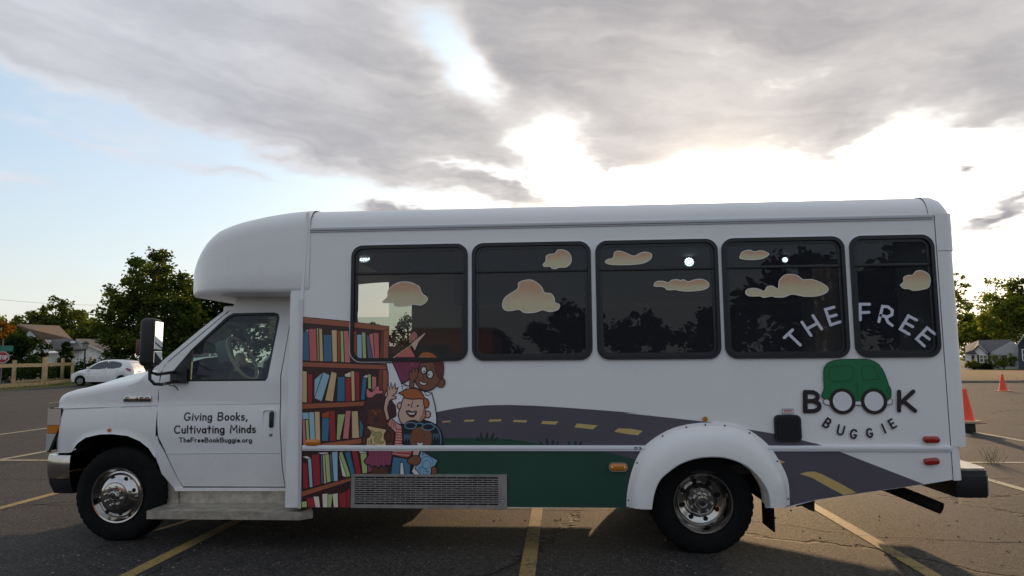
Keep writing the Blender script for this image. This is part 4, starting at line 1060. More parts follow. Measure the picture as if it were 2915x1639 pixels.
C.poly(c6(*sk), 'maroon', 'ink', OL, 2)
for x_ in (985, 1030, 1075, 1120, 1165, 1210): C.stroke(c6((x_, 575), (x_-8, 730)), .004, 'magenta')
C.poly(c6((935, 228), (1182, 278), (1176, 492), (920, 492)), 'tan', 'ink', OL)
C.poly(c6((985, 290), (1040, 320), (1100, 310), (1120, 360), (1085, 420), (1150, 440), (1120, 465), (1050, 450), (1020, 400), (1050, 370), (1000, 350)), 'olive', 'brown', .004, 3)
C.stroke(c6((950, 430), (985, 425), (980, 465), (945, 470), (950, 440)), .004, 'ink'); C.stroke(c6((985, 400), (990, 470), (1010, 480)), .004, 'ink'); C.stroke(c6((1010, 470), (1040, 455), (1020, 485), (1060, 480)), .004, 'ink')
for x_, y_, a_, b_ in ((935, 330, 42, 55), (1195, 370, 45, 65)): C.ell(c6((x_, y_))[0], a_/4.526*PXM, b_/4.526*PXM, 'darkbrown', 'ink', .006)
for y_ in (335, 365, 395): C.stroke(c6((1150, y_), (1195, y_-8)), .004, 'ink'); C.stroke(c6((930, y_-40), (975, y_-34)), .004, 'ink')
C.done()
# boy with red hair and striped shirt
C = Print('cartoon_child_print', bus)
C.poly(k3((410, 1450), (430, 1310), (470, 1235), (463, 1080), (500, 1155), (522, 1048), (545, 1150), (588, 1058), (592, 1150), (632, 1130), (605, 1215), (545, 1262), (602, 1268), (598, 1302), (520, 1322), (492, 1350), (472, 1450))+k4((612, 0), (622, 120), (660, 275), (600, 310), (552, 120), (545, 0)), 'skin', 'ink', OL)
C.poly(k4((598, 372), (690, 258), (760, 330), (880, 400), (905, 600), (945, 772), (745, 772), (770, 540), (690, 450)), 'stripel', 'ink', OL)
for i_ in range(6): y_ = 470+i_*52; C.stroke(k4((780-i_*4, y_), (880+i_*9, y_+8)), .009, 'stripe')
for i_ in range(4): C.stroke(k4((650+i_*34, 300+i_*18), (640+i_*48, 400+i_*20)), .007, 'stripe')
C.poly(k4((705, 858), (1085, 858), (1062, 960), (1000, 1012), (860, 990), (700, 940)), 'stripe', 'ink', OL); C.stroke(k4((720, 885), (1060, 890)), .007, 'stripel'); C.stroke(k4((715, 928), (1020, 960)), .007, 'stripel')
C.poly(k4((722, 975), (860, 1000), (992, 1020), (1055, 1120), (1040, 1320), (935, 1320), (908, 1090), (862, 1085), (850, 1320), (680, 1320), (700, 1130)), 'jean', 'ink', OL)
C.poly(k4((862, 1090), (908, 1092), (932, 1320), (850, 1320)), 'page', 'ink', .004)
for c_ in (k4((850, 30))[0], k4((1372, 190))[0]): C.ell(c_, .020, .024, 'skin', 'ink', OL)
C.poly(k3((722, 1290), (870, 1312), (1035, 1300))+k4((1310, 60), (1335, 160), (1320, 260), (1200, 345), (1000, 375), (885, 365), (832, 260), (825, 160), (868, 60)), 'skin', 'ink', OL, 2)
C.poly(k4((1290, 60), (1330, 170), (1310, 270), (1190, 330), (1260, 200)), 'skins')
C.poly(k3((1035, 1300), (1100, 1310), (1128, 1380), (1100, 1450), (1048, 1430)), 'hairred', 'ink', .006, 2)
C.poly(k3((645, 1218), (700, 1190), (800, 1148), (900, 1145), (985, 1180), (1040, 1260), (1045, 1312), (960, 1305), (870, 1315), (740, 1292), (720, 1250)), 'hairred', 'ink', OL, 2)
C.ell(k3((803, 1403))[0], .0075, .0075, 'ink'); C.ell(k3((945, 1420))[0], .0075, .0075, 'ink'); C.stroke(k3((872, 1350), (838, 1425), (855, 1448)), .006, 'ink')
C.poly(k4((968, 140), (1020, 122), (1080, 145), (1155, 130), (1150, 185), (1100, 238), (1030, 225)), 'darkbrown', 'ink', .007, 3); C.poly(k4((985, 148), (1080, 165), (1142, 148), (1110, 192), (1030, 192)), 'page')
C.done()
# child with sunglasses pushed up and a blue book
C = Print('cartoon_child_print', bus)
C.poly(k4((895, 540), (920, 400), (1000, 325), (1120, 300), (1210, 335), (1300, 302), (1450, 345), (1580, 450), (1645, 600), (1640, 740), (1620, 775), (950, 775), (905, 660)), 'hairblack', 'ink', OL, 2)
C.stroke(k4((1440, 360), (1560, 460), (1615, 600), (1610, 740)), .007, 'shine', 3)
for i_ in range(7): C.stroke(k4((930+i_*18, 560+(i_ % 2)*24), (938+i_*18, 690-(i_ % 3)*30)), .003, 'shine'); C.stroke(k4((1470+i_*18, 540+(i_ % 2)*24), (1474+i_*18, 660-(i_ % 3)*30)), .003, 'shine')
C.poly(k4((1090, 490), (1230, 425), (1420, 505), (1445, 640), (1400, 775), (1065, 775), (1060, 600)), 'brown', None, .004, 2)
for c_, a_, b_ in ((k4((1050, 400))[0], 105, 58), (k4((1380, 425))[0], 110, 58)):
    C.ell(c_, a_/6.582*PXM, b_/6.582*PXM, 'hairblack', 'shine', .008)
C.stroke(k4((1150, 370), (1230, 350), (1290, 375)), .007, 'shine')
C.ell(k4((1155, 568))[0], .006, .006, 'darkbrown'); C.ell(k4((1318, 572))[0], .006, .006, 'darkbrown'); C.ell(k4((1215, 612))[0], .008, .006, 'rust')
C.poly(k4((1150, 705), (1225, 725), (1300, 705), (1270, 775), (1190, 775)), 'page', 'ink', .005)
C.poly(k4((1100, 860), (1230, 860), (1190, 980), (1090, 950)), 'skin', 'ink', .004)
C.poly(k4((1065, 1260), (1140, 1105), (1240, 865), (1560, 1045), (1440, 1320), (1120, 1320)), 'page', 'ink', OL)
C.poly(k4((1245, 868), (1562, 1048), (1420, 1320), (1240, 1320), (1135, 1205)), 'bookblue', 'ink', .007)
C.ell(k4((1350, 1130))[0], .030, .030, 'bookblue', 'jean', .005); C.stroke(k4((1260, 1040), (1300, 985), (1400, 985), (1470, 1060), (1460, 1130)), .005, 'jean', 2); C.poly(k4((1215, 1180), (1250, 1165), (1390, 1265), (1370, 1310), (1310, 1310), (1205, 1230)), 'bookblue', 'jean', .005)
for p_ in ((1255, 1210), (1300, 1240), (1345, 1262), (1280, 920), (1305, 905), (1270, 945)): C.ell(k4(p_)[0], .006, .005, 'slate')
C.poly(k4((995, 1050), (1070, 975), (1200, 960), (1245, 1050), (1180, 1140), (1015, 1110)), 'brown', 'ink', .006, 2); C.poly(k4((1440, 1190), (1500, 1160), (1545, 1220), (1535, 1300), (1450, 1305)), 'brown', 'ink', .006, 2)
C.done()
# --- lettering: a round-ended stroke alphabet (cap height 1)
def arc(cx, cz, rx, rz, a0, a1, n=10): return [(cx+rx*cos(radians(a0+(a1-a0)*i/n)), cz+rz*sin(radians(a0+(a1-a0)*i/n))) for i in range(n+1)]
GL = {
 'G': (.72, [arc(.36, .5, .34, .5, 48, 318, 14)+[(.66, .42), (.42, .42)]]), 'C': (.66, [arc(.36, .5, .34, .5, 48, 312, 14)]), 'B': (.62, [[(0.04, 0), (.04, 1)], [(.04, 1), (.3, 1)]+arc(.3, .76, .22, .24, 90, -90, 6)+[(.04, .52)], [(.3, .52)]+arc(.3, .26, .27, .26, 90, -90, 7)+[(.04, 0)]]),
 'M': (.82, [[(.04, 0), (.10, 1), (.41, .35), (.72, 1), (.78, 0)]]), 'T': (.66, [[(.0, 1), (.66, 1)], [(.33, 1), (.33, 0)]]), 'F': (.54, [[(.04, 0), (.04, 1), (.52, 1)], [(.04, .52), (.44, .52)]]), 'E': (.56, [[(.54, 0), (.04, 0), (.04, 1), (.52, 1)], [(.04, .52), (.46, .52)]]),
 'U': (.70, [[(.04, 1), (.04, .36)]+arc(.35, .33, .31, .33, 180, 360, 9)+[(.66, 1)]]), 'I': (.10, [[(.05, 0), (.05, 1)]]), 'K': (.6, [[(.04, 0), (.04, 1)], [(.56, 1), (.06, .42)], [(.2, .55), (.58, 0)]]), 'H': (.66, [[(.04, 0), (.04, 1)], [(.62, 0), (.62, 1)], [(.04, .5), (.62, .5)]]),
 'i': (.10, [[(.05, 0), (.05, .60)], [(.05, .84), (.05, .86)]]), 'v': (.42, [[(0, .6), (.21, 0), (.42, .6)]]), 'n': (.40, [[(.03, 0), (.03, .6)], [(.03, .36)]+arc(.2, .38, .17, .21, 180, 0, 7)+[(.37, 0)]]), 'g': (.44, [arc(.21, .3, .19, .29, 30, 390, 16), [(.41, .58), (.41, -.08)]+arc(.22, -.10, .19, .20, 0, -160, 7)]),
 'o': (.44, [arc(.22, .3, .20, .29, 90, 450, 16)]), 'k': (.40, [[(.03, 0), (.03, 1)], [(.36, .6), (.05, .26)], [(.13, .34), (.38, 0)]]), 's': (.36, [arc(.18, .46, .15, .14, 50, 240, 7)+arc(.18, .16, .16, .16, 70, -140, 8)]), ',': (.12, [[(.08, .04), (.03, -.16)]]), 'u': (.40, [[(.03, .6), (.03, .22)]+arc(.2, .2, .17, .2, 180, 360, 7)+[(.37, .6)], [(.37, .3), (.37, 0)]]),
 'l': (.10, [[(.05, 0), (.05, 1)]]), 't': (.36, [[(.18, .95), (.18, 0)], [(0, .62), (.36, .62)]]), 'a': (.42, [arc(.2, .29, .18, .28, 30, 390, 16), [(.39, .6), (.39, 0)]]), 'd': (.42, [arc(.2, .29, .18, .28, 30, 390, 16), [(.39, 1), (.39, 0)]]), 'h': (.40, [[(.03, 0), (.03, 1)], [(.03, .36)]+arc(.2, .38, .17, .21, 180, 0, 7)+[(.37, 0)]]),
 'e': (.42, [[(.03, .31), (.39, .31)]+arc(.21, .3, .18, .29, 5, 315, 12)]), 'r': (.30, [[(.03, 0), (.03, .6)], [(.03, .36)]+arc(.2, .38, .17, .2, 180, 60, 6)]), '.': (.10, [[(.05, .02), (.05, .04)]]), '-': (.34, [[(.03, .45), (.31, .45)]]), '4': (.58, [[(.44, 0), (.44, 1), (.02, .32), (.56, .32)]]), '5': (.54, [[(.5, 1), (.06, 1), (.04, .56), (.36, .60), (.5, .5), (.5, .1), (.4, 0), (.02, 0)]]), '0': (.60, [[(.12, 0), (.48, 0), (.56, .12), (.56, .88), (.48, 1), (.12, 1), (.04, .88), (.04, .12), (.12, 0)]]), '3': (.52, [arc(.22, .76, .22, .24, 140, -80, 8)+arc(.24, .26, .26, .27, 80, -140, 9)]), ' ': (.3, [])}
def glyph(pr, ch, o, ex, ez, w, key):
    for stt in GL[ch][1]:
        pr.stroke([(o[0]+ex[0]*x+ez[0]*z, o[1]+ex[1]*x+ez[1]*z) for x, z in stt], w, key)
def text(pr, s_, p0, p1, h, w, key, gap=.19):
    tot_ = sum(GL[c][0]+gap for c in s_)-gap; vx = Vector(p1)-Vector(p0); k = vx.length/tot_; d_ = vx.normalized(); u_ = Vector((-d_.y, d_.x)); x = 0
    for c in s_:
        glyph(pr, c, tuple(Vector(p0)+d_*x*k), tuple(d_*k), tuple(u_*h), w, key); x += GL[c][0]+gap
t2 = lambda *p: cab(*[(380+x/2.785, 850+y/2.785) for x, y in p])
def cab_text(s_, a, b, htop, w, name):
    pr = Print(name, doorL, 0.0)
    p0, p1 = t2(a, b); hh = t2((a[0], htop))[0][1]-p0[1]
    text(pr, s_, p0, p1, hh, w, 'black')
    pr.bm.verts.ensure_lookup_table()
    for v in pr.bm.verts: v.co.y += ys(v.co.z)-.0022
    return pr.done()
cab_text('Giving Books,', (402, 964), (902, 962), 905, .0105, 'door_lettering')
cab_text('Cultivating Minds', (325, 1066), (968, 1060), 1008, .0105, 'door_lettering')
cab_text('TheFreeBookBuggie.org', (362, 1137), (938, 1137), 1103, .0068, 'door_lettering')
pr = Print('badge_lettering', badge, ys(bzc)-.0125); text(pr, 'E-450', (bd[0][0]+.018, bd[1][1]+.011), (bd[1][0]-.016, bd[1][1]+.011), (bd[0][1]-bd[1][1])-.022, .0065, 'black', .22); pr.done()
# THE FREE on the rear windows
for lt_ in ([[(218, 425), (290, 358)], [(256, 393), (356, 488)]], [[(370, 292), (447, 405)], [(464, 236), (539, 350)], [(412, 350), (503, 300)]], [[(645, 163), (572, 183), (616, 316), (697, 289)], [(594, 250), (664, 230)]], [[(950, 138), (869, 138), (871, 272)], [(872, 210), (945, 207)]], [[(1030, 288), (1062, 156), (1108, 160), (1146, 190), (1142, 228), (1105, 247), (1046, 234)], [(1088, 248), (1108, 292), (1145, 320)]], [[(1352, 273), (1284, 238), (1214, 352), (1291, 395)], [(1252, 295), (1320, 331)]], [[(1510, 392), (1444, 341), (1354, 436), (1420, 496)], [(1402, 392), (1462, 436)]]):
    T = Print('window_letter', bus, -.0015)
    for stt in lt_: T.stroke(L1(*stt), .0205, 'window_white')
    T.done()
# BOOK with the little van
V = Print('logo_print', bus)
V.poly(L1((552, 720), (565, 668), (605, 632), (690, 613), (850, 609), (950, 616), (1025, 655), (1075, 735), (1108, 830), (1130, 880), (1120, 965), (1085, 972), (572, 968), (558, 860)), 'van', 'vand', .006, 2)
V.poly(L1((597, 730), (605, 690), (640, 672), (770, 668), (803, 690), (805, 760), (780, 792), (640, 800), (600, 780)), 'van', 'vand', .005, 2); V.poly(L1((878, 680), (900, 662), (970, 670), (1010, 720), (1034, 780), (890, 792)), 'van', 'vand', .005); V.stroke(L1((840, 810), (842, 930)), .004, 'vand'); V.ell(L1((1112, 880))[0], .012, .022, 'van', 'vand', .004)
for p_ in ([(552, 960), (575, 950), (620, 975), (620, 1003), (575, 1000), (552, 985)], [(815, 970), (880, 970), (880, 1002), (815, 1002)], [(1085, 975), (1125, 945), (1142, 960), (1135, 995), (1085, 1002)]): V.poly(L1(*p_), 'white', 'logo', .004)
for cx_ in (712, 983):
    V.ell(L1((cx_, 970))[0], 104/3.016*PXM*.985, 104/3.016*PXM*.985, 'logo', n=40); V.ell(L1((cx_, 970))[0], 74/3.016*PXM, 76/3.016*PXM, 'white', n=40)
V.stroke(L1((394, 892), (394, 1054)), .034, 'logo'); V.stroke(L1((394, 892), (462, 893), (498, 918), (495, 950), (462, 966), (394, 968)), .030, 'logo', 2); V.stroke(L1((455, 966), (508, 990), (512, 1030), (470, 1054), (394, 1054)), .030, 'logo', 2)
V.stroke(L1((1198, 887), (1198, 1050)), .0285, 'logo'); V.stroke(L1((1320, 886), (1205, 990)), .0285, 'logo'); V.stroke(L1((1235, 968), (1335, 1052)), .0285, 'logo')
for ch, b0, t0_ in (('B', (540, 1176), (583, 1112)), ('U', (662, 1247), (680, 1172)), ('G', (776, 1280), (790, 1207)), ('G', (925, 1278), (916, 1208)), ('I', (1078, 1240), (1046, 1168)), ('E', (1140, 1203), (1102, 1140))):
    p0, p1 = [Vector(v) for v in L1(b0, t0_)]; u_ = p1-p0; r_ = Vector((u_.y, -u_.x)); glyph(V, ch, tuple(p0), tuple(r_), tuple(u_), .0125, 'logo')
V.done()
# warm cloud stickers on the windows
def cloud_mat():
    m, q, b = principled('cloud_sticker')
    uv = q.n('ShaderNodeTexCoord').outputs['Generated']; sp = q.n('ShaderNodeSeparateXYZ'); q.put(sp.inputs[0], uv)
    P = q.n('ShaderNodeTexCoord').outputs['Object']
    f = q.m('ADD', sp.outputs[2], q.m('MULTIPLY', q.m('SUBTRACT', q.noise(P, 9, 3, .5), .5), .35))
    q.put(b.inputs['Base Color'], q.mix(q.ss(f, .25, .85), (.60, .52, .33, 1), (.56, .33, .20, 1)))
    b.inputs['Roughness'].default_value = .35
    MATS['cloud'] = m; return m
CL = cloud_mat(); CLE = mat('cloud_edge', (.72, .66, .58), .35)
w7 = survey(980, 660, 3.481); w8 = survey(1680, 640, 3.447); w9 = survey(2380, 540, 3.148)
for pts in (w7((380, 690), (430, 640), (430, 590), (480, 530), (560, 495), (640, 495), (700, 515), (750, 545), (772, 605), (830, 655), (810, 700), (760, 728), (690, 720), (640, 735), (560, 742), (500, 735), (485, 705), (400, 705)),
            w7((1970, 320), (1995, 290), (2000, 240), (2040, 220), (2085, 215), (2110, 180), (2160, 175), (2220, 200), (2250, 250), (2245, 310), (2200, 350), (2130, 355), (2090, 368), (2050, 360), (2040, 345), (1980, 345)),
            w7((1565, 720), (1600, 640), (1715, 565), (1730, 500), (1830, 472), (1900, 495), (1960, 550), (1985, 600), (2050, 610), (2085, 660), (2085, 695), (2135, 720), (2120, 770), (2040, 793), (1965, 775), (1900, 797), (1790, 803), (1730, 770), (1660, 783), (1590, 775)),
            w8((145, 365), (165, 340), (205, 330), (230, 310), (235, 270), (280, 255), (340, 270), (430, 305), (490, 275), (550, 265), (605, 290), (590, 340), (530, 375), (440, 390), (320, 395), (190, 390)),
            w8((622, 590), (650, 555), (720, 552), (765, 565), (800, 540), (860, 535), (885, 545), (915, 535), (960, 555), (1030, 535), (1100, 533), (1160, 565), (1160, 610), (1100, 640), (970, 653), (880, 648), (830, 638), (760, 640), (715, 610), (640, 605)),
            w8((1465, 310), (1490, 265), (1560, 245), (1605, 262), (1680, 252), (1750, 280), (1740, 305), (1680, 335), (1580, 345), (1475, 335)),
            w8((1520, 670), (1540, 630), (1610, 620), (1670, 635), (1705, 648), (1735, 605), (1790, 600), (1840, 625), (1850, 550), (1900, 495), (1970, 483), (2040, 500), (2085, 535), (2180, 535), (2280, 575), (2335, 625), (2310, 670), (2220, 700), (2100, 703), (1980, 683), (1900, 710), (1820, 712), (1775, 702), (1700, 715), (1660, 700), (1560, 700)),
            w9((570, 855), (600, 825), (600, 785), (640, 765), (680, 765), (710, 730), (760, 722), (820, 750), (842, 800), (830, 870), (780, 893), (690, 905), (650, 890), (600, 885))):
    l = smoothloop(pts, 3)
    o = obj('cloud_sticker', shape_bm([l], -.0055, None), CL, bus)
    obj('sticker_edge', shape_bm([inset(l, -.0012), inset(l, .0055)], -.0062, None), CLE, o)
# --- fittings on the side
def oval_lamp(x0, y0, x1, y1, m, name, tilt=0.0):
    a, b = src((x0, y1), (x1, y0)); cx_, cz_ = (a[0]+b[0])/2, (a[1]+b[1])/2; hw, hh = (b[0]-a[0])/2, (b[1]-a[1])/2
    l = rr(-hw, -hh, hw, hh, hh*.85, 5); l = [(cx_+x*cos(tilt)-z*sin(tilt), cz_+x*sin(tilt)+z*cos(tilt)) for x, z in l]
    y0_ = -.013
    bm = loft_bm([[(x, .0, z) for x, z in l], [(x, y0_-.008, z) for x, z in l], [(x, y0_-.014, z) for x, z in inset(l, .004)], [(x, y0_-.017, z) for x, z in inset(l, .010)]], closed=True, cap=True, flip=True)
    o = obj(name, bm, m, bus, 40)
    return o, l
oval_lamp(871, 1250, 911, 1268, AMBER, 'side_marker_lamp')
o, l = oval_lamp(1736, 1319, 1783, 1338, AMBER, 'side_marker_lamp')
plate('lamp_bezel', [inset(l, -.008), inset(l, .001)], -.021, .0, mat('bezel', (.42, .36, .30), .3, .6), o)
for dx_ in (-.045, .045): disc('lamp_bulb', sum(p[0] for p in l)/len(l)+dx_, -.030, sum(p[1] for p in l)/len(l), .008, mat('bulb', (.9, .45, .12), .2), o, .002)
oval_lamp(2627, 1241, 2671, 1260, RED, 'rear_marker_lamp'); oval_lamp(2629, 1303, 2670, 1322, RED, 'rear_marker_lamp', radians(5))
p = src((2006, 1192))[0]; disc('clearance_lamp', p[0], -.016, p[1], .019, AMBER, bus, .012)
fa, fb_ = src((2205, 1257), (2277, 1180))
fd = plate('fuel_door', [rr(fa[0], fa[1], fb_[0], fb_[1], .035)], -.020, .0, BLACK, bus)
fi = rr(fa[0]+.016, fa[1]+.016, fb_[0]-.016, fb_[1]-.016, .028)
plate('door_lid', [fi], -.026, -.019, mat('lid_black', (.006, .006, .009), .35), fd)
for i_ in range(12):
    l = along(rr(fa[0]+.008, fa[1]+.008, fb_[0]-.008, fb_[1]-.008, .03)+[rr(fa[0]+.008, fa[1]+.008, fb_[0]-.008, fb_[1]-.008, .03)[0]], 12)
    disc('lid_screw', l[i_][0], -.021, l[i_][1], .005, mat('screw_grey', (.06, .06, .065), .35, .6), fd, .002, 8)
la, lb = src((2226, 1177), (2256, 1163))
lp = Print('fuel_label', bus); lp.poly([(la[0], la[1]), (lb[0], la[1]), (lb[0], lb[1]), (la[0], lb[1])], 'page', 'slate', .003)
for t_ in (.35, .7): lp.stroke([(la[0]+.012, la[1]+(lb[1]-la[1])*t_), (lb[0]-.012, la[1]+(lb[1]-la[1])*t_)], .007, 'stripe' if t_ > .5 else 'salmon')
lp.done()
# vent grille
va, vb = src((1000, 1444), (1443, 1350)); ga, gb = src((1011, 1434), (1419, 1357))
GREY = mat('vent_grey', (.24, .215, .20), .55, .0, var=.2, vscale=9)
vent = plate('vent_grille', [[va, (vb[0], va[1]), vb, (va[0], vb[1])], [ga, (gb[0], ga[1]), gb, (ga[0], gb[1])]], -.016, .0, GREY, bus)
plate('vent_cavity', [[ga, (gb[0], ga[1]), gb, (ga[0], gb[1])]], -.0135, None, HOLE, vent)
NR = 13; ph = (gb[1]-ga[1])/NR; NCOL = 14; pw = (gb[0]-ga[0])/NCOL
for i_ in range(1, NR):
    z = ga[1]+ph*i_; box('louvre_bar', ga[0], gb[0], -.0175, -.0138, z-.0034, z+.0034, GREY, vent)
bm = bmesh.new()
for r_ in range(NR):
    for c_ in range(1, NCOL+1):
        x = ga[0]+pw*(c_-(.5 if r_ % 2 else 0)); box_bm(x-.0022, x+.0022, -.0172, -.0138, ga[1]+ph*r_+.0034, ga[1]+ph*(r_+1)-.0034, bm=bm)
obj('louvre_ribs', bm, GREY, vent)['kind'] = 'stuff'
lg = src((1431, 1424))[0]; lp = Print('vent_emblem', vent, -.0162); lp.ell(lg, .020, .009, 'slate'); lp.stroke([(lg[0]-.010, lg[1]), (lg[0]+.010, lg[1])], .004, 'page'); lp.done()
# painted numbers beside the wheel arch on the rub rail
pr = Print('rail_number', bus, -.0206); xa = src((1805, 1272))[0]
text(pr, '53', (xa[0], zr0+.016), (xa[0]+.05, zr0+.016), .014, .005, 'slate'); pr.done()

# ------------------------------------------------------------------ surroundings
lawn = bmesh.new()
def lawn_z(x, y): return -0.05-0.40*max(0, min(1, (y-32)/60))+.16*exp(-((y-38.5)/3.0)**2)*(1+.4*sin(x*.31))
rows = [[(10+i*4.0, 31.5+j*2.2, lawn_z(10+i*4., 31.5+j*2.2) if j else .03) for i in range(28)] for j in range(42)]
obj('dry_lawn', loft_bm(rows), MATS['dry_lawn'], smooth=60)['kind'] = 'structure'
rows = []
kb = [(9.8, 31.75), (25, 31.45), (62, 31.2)]
kerb = bmesh.new()
for (x0, y0), (x1, y1) in zip(kb, kb[1:]):
    own = box_bm(x0, x1, -.075, .075, -.05, .11, .015)
    for v in own.verts: v.co.y += y0+(y1-y0)*(v.co.x-x0)/(x1-x0)
    join_bm(kerb, own)
obj('kerb', kerb, mat('kerb_concrete', (.22, .20, .17), .9, var=.3))['kind'] = 'structure'
# verge and street on the left
def strip(name, line, w0, w1, z, m):
    bm = bmesh.new(); A = []; B = []
    for i, p in enumerate(line):
        t = (Vector(line[min(i+1, len(line)-1)])-Vector(line[max(i-1, 0)])).normalized(); n_ = Vector((-t.y, t.x))
        a, b = Vector(p)+n_*w0, Vector(p)+n_*w1
        A.append(bm.verts.new((a.x, a.y, z))); B.append(bm.verts.new((b.x, b.y, z)))
    for i in range(len(line)-1): bm.faces.new((A[i], B[i], B[i+1], A[i+1]))
    bm.normal_update()
    for f in bm.faces:
        if f.normal.z < 0: f.normal_flip()
    o = obj(name, bm, m); o['kind'] = 'structure'; return o
fl_ = [(-23.5, 12.0), (-25.0, 26.0), (-26.6, 33.6), (-30.4, 41.0), (-36, 52), (-44, 70)]
strip('grass_verge', fl_, -1.4, 2.4, .012, MATS['green_verge'])
strip('street', fl_, 2.4, 14.0, .008, mat('street_asphalt', (.055, .05, .046), .9, var=.3, vscale=.6))
strip('front_lawn', fl_, 14.0, 60.0, .004, MATS['far_ground'])
# grass blades on the verge
bm = bmesh.new()
for i in range(5200):
    k = random.random()*3.2; j = int(k); f = k-j; p = Vector(fl_[j+1]).lerp(Vector(fl_[j+2]), f) if j < 4 else Vector(fl_[4])
    q_ = p+Vector((random.uniform(-1.3, 1.0), random.uniform(-.5, .5))); h_ = random.uniform(.05, .16); a = random.uniform(0, 6.28); w_ = .012
    v = [bm.verts.new((q_.x-w_*cos(a), q_.y-w_*sin(a), .012)), bm.verts.new((q_.x+w_*cos(a), q_.y+w_*sin(a), .012)), bm.verts.new((q_.x+random.uniform(-.05, .05), q_.y+random.uniform(-.05, .05), .012+h_))]
    bm.faces.new(v)
tag(obj('verge_grass', bm, mat('grass_blade', (.12, .13, .03), .8, var=.4, vscale=.8)), 'short yellowing grass along the wooden fence', 'grass', kind='stuff')
# wooden fence
WOODM = mat('fence_timber', (.42, .30, .15), .8, var=.25, vscale=5, bump=.3, bscale=25)
fence = empty('wooden_fence', (-26.8, 33.5, 0), 'unpainted timber post and rail fence left of the white hatchback', 'fence')
def post_at(gx, gy, top_px, px, w, d, base=0.0):
    dist = Vector((gx, gy)).length
    dd = ray(px, top_px); t = ((gx-CAM.x)*dd.x+(gy-CAM.y)*dd.y)/(dd.x**2+dd.y**2); z = CAM.z+dd.z*t
    obj('post', box_bm(gx-w/2, gx+w/2, gy-d/2, gy+d/2, base, z, .012), WOODM, fence, 40); return z
z0 = post_at(-26.8, 33.55, 1017, 125, .20, .22)
post_at(-31.0, 36.3, 1025, 36, .17, .17); post_at(-32.4, 42.4, 1020, 178, .17, .17); post_at(-34.0, 47.6, 1016, 257, .17, .17); post_at(-25.2, 25.0, 1020, -120, .2, .2)
def rail(a, b, z, h, name, t=.05):
    a, b = Vector(a), Vector(b); d_ = (b-a); n_ = Vector((-d_.y, d_.x)).normalized()*t/2; bm = bmesh.new()
    lo, hi = z
    vs = []
    for p, zz_ in ((a, lo), (b, hi)):
        for s_, e_ in ((-1, -h/2), (1, -h/2), (1, h/2), (-1, h/2)): vs.append((p.x+n_.x*s_, p.y+n_.y*s_, zz_+e_))
    V_ = [bm.verts.new(v) for v in vs]
    for f in ((0, 1, 2, 3), (7, 6, 5, 4), (0, 4, 5, 1), (1, 5, 6, 2), (2, 6, 7, 3), (3, 7, 4, 0)): bm.faces.new([V_[k] for k in f])
    bmesh.ops.recalc_face_normals(bm, faces=bm.faces[:]); return obj(name, bm, WOODM, fence)
rail((-25.2, 25.0), (-26.72, 33.4), (1.22, 1.24), .20, 'rail'); rail((-26.88, 33.7), (-30.6, 41.0), (1.25, 1.27), .20, 'rail')
rail((-25.2, 25.0), (-26.72, 33.4), (.13, .13), .24, 'base_board', .07); rail((-26.88, 33.7), (-30.6, 41.0), (.13, .13), .22, 'base_board', .07)
rail((-31.0, 36.3), (-32.4, 42.4), (.18, .18), .16, 'rail'); rail((-32.4, 42.4), (-34.0, 47.6), (.16, .16), .16, 'rail'); post_at(-30.6, 41.0, 1030, 220, .15, .15)
# dark hedge bank behind the fence
# ---------------------------------------------------------------- white hatchback (local: x back from the nose, y to its right)
car = empty('hatchback_car', (-24.75, 33.75, 0), 'white five-door hatchback car parked beside the wooden fence', 'car', radians(3))
CW = mat('car_white', (.78, .78, .76), .25, coat=.5, var=.04)
CG = mat('car_glass', (.03, .04, .05), .06, spec=.8)
zb_t = [(0, .30), (.15, .22), (3.6, .24), (3.8, .34)]
zt_t = [(0, .56), (.06, .68), (.2, .78), (.5, .88), (.95, .98), (1.25, 1.20), (1.6, 1.40), (1.95, 1.495), (2.4, 1.52), (3.0, 1.50), (3.4, 1.44), (3.52, 1.38), (3.62, 1.18), (3.72, .98), (3.78, .80), (3.8, .55)]
belt_t = [(0, .54), (.06, .64), (.2, .72), (.5, .82), (.95, .90), (1.5, .93), (2.5, .97), (3.3, 1.01), (3.62, .98), (3.74, .86), (3.8, .53)]
hw_t = [(0, .55), (.08, .68), (.25, .78), (.6, .825), (3.2, .83), (3.6, .78), (3.75, .72), (3.8, .66)]
rf_t = [(0, .50), (.95, .70), (1.3, .66), (1.8, .60), (3.2, .58), (3.55, .60), (3.8, .60)]
FA, RA_ = .70, 3.15
def zlow(x):
    z = lerp(zb_t, x)
    for c_ in (FA, RA_):
        if abs(x-c_) < .335: z = max(z, .28+sqrt(max(0, .335**2-(x-c_)**2)))
    return z
def carsec(x):
    zb, zt, be, hw, rf = zlow(x), lerp(zt_t, x), lerp(belt_t, x), lerp(hw_t, x), lerp(rf_t, x)
    rf = min(rf, hw-.02); be = min(be, zt-.01); zb = min(zb, be-.02)
    h_ = [(hw-.03, zb), (hw, zb+(be-zb)*.3), (hw+.005, zb+(be-zb)*.6), (hw-.025, be), (rf+(hw-.03-rf)*.35, be+(zt-be)*.62), (rf+.02, be+(zt-be)*.88), (rf-.06, zt-.004), (rf*.5, zt+.012), (0, zt+.016)]
    return [(x, -y, z) for y, z in h_]+[(x, y, z) for y, z in h_[-2::-1]]
xs_c = sorted(set([3.8*i/76 for i in range(77)]+[.02, 3.78]))
OFF = Matrix.Translation((-.70, .80, 0))
def cobj(name, bm, m, parent=None, smooth=None):
    bmesh.ops.transform(bm, matrix=OFF, verts=bm.verts[:]); return obj(name, bm, m, parent or car, smooth, world=False)
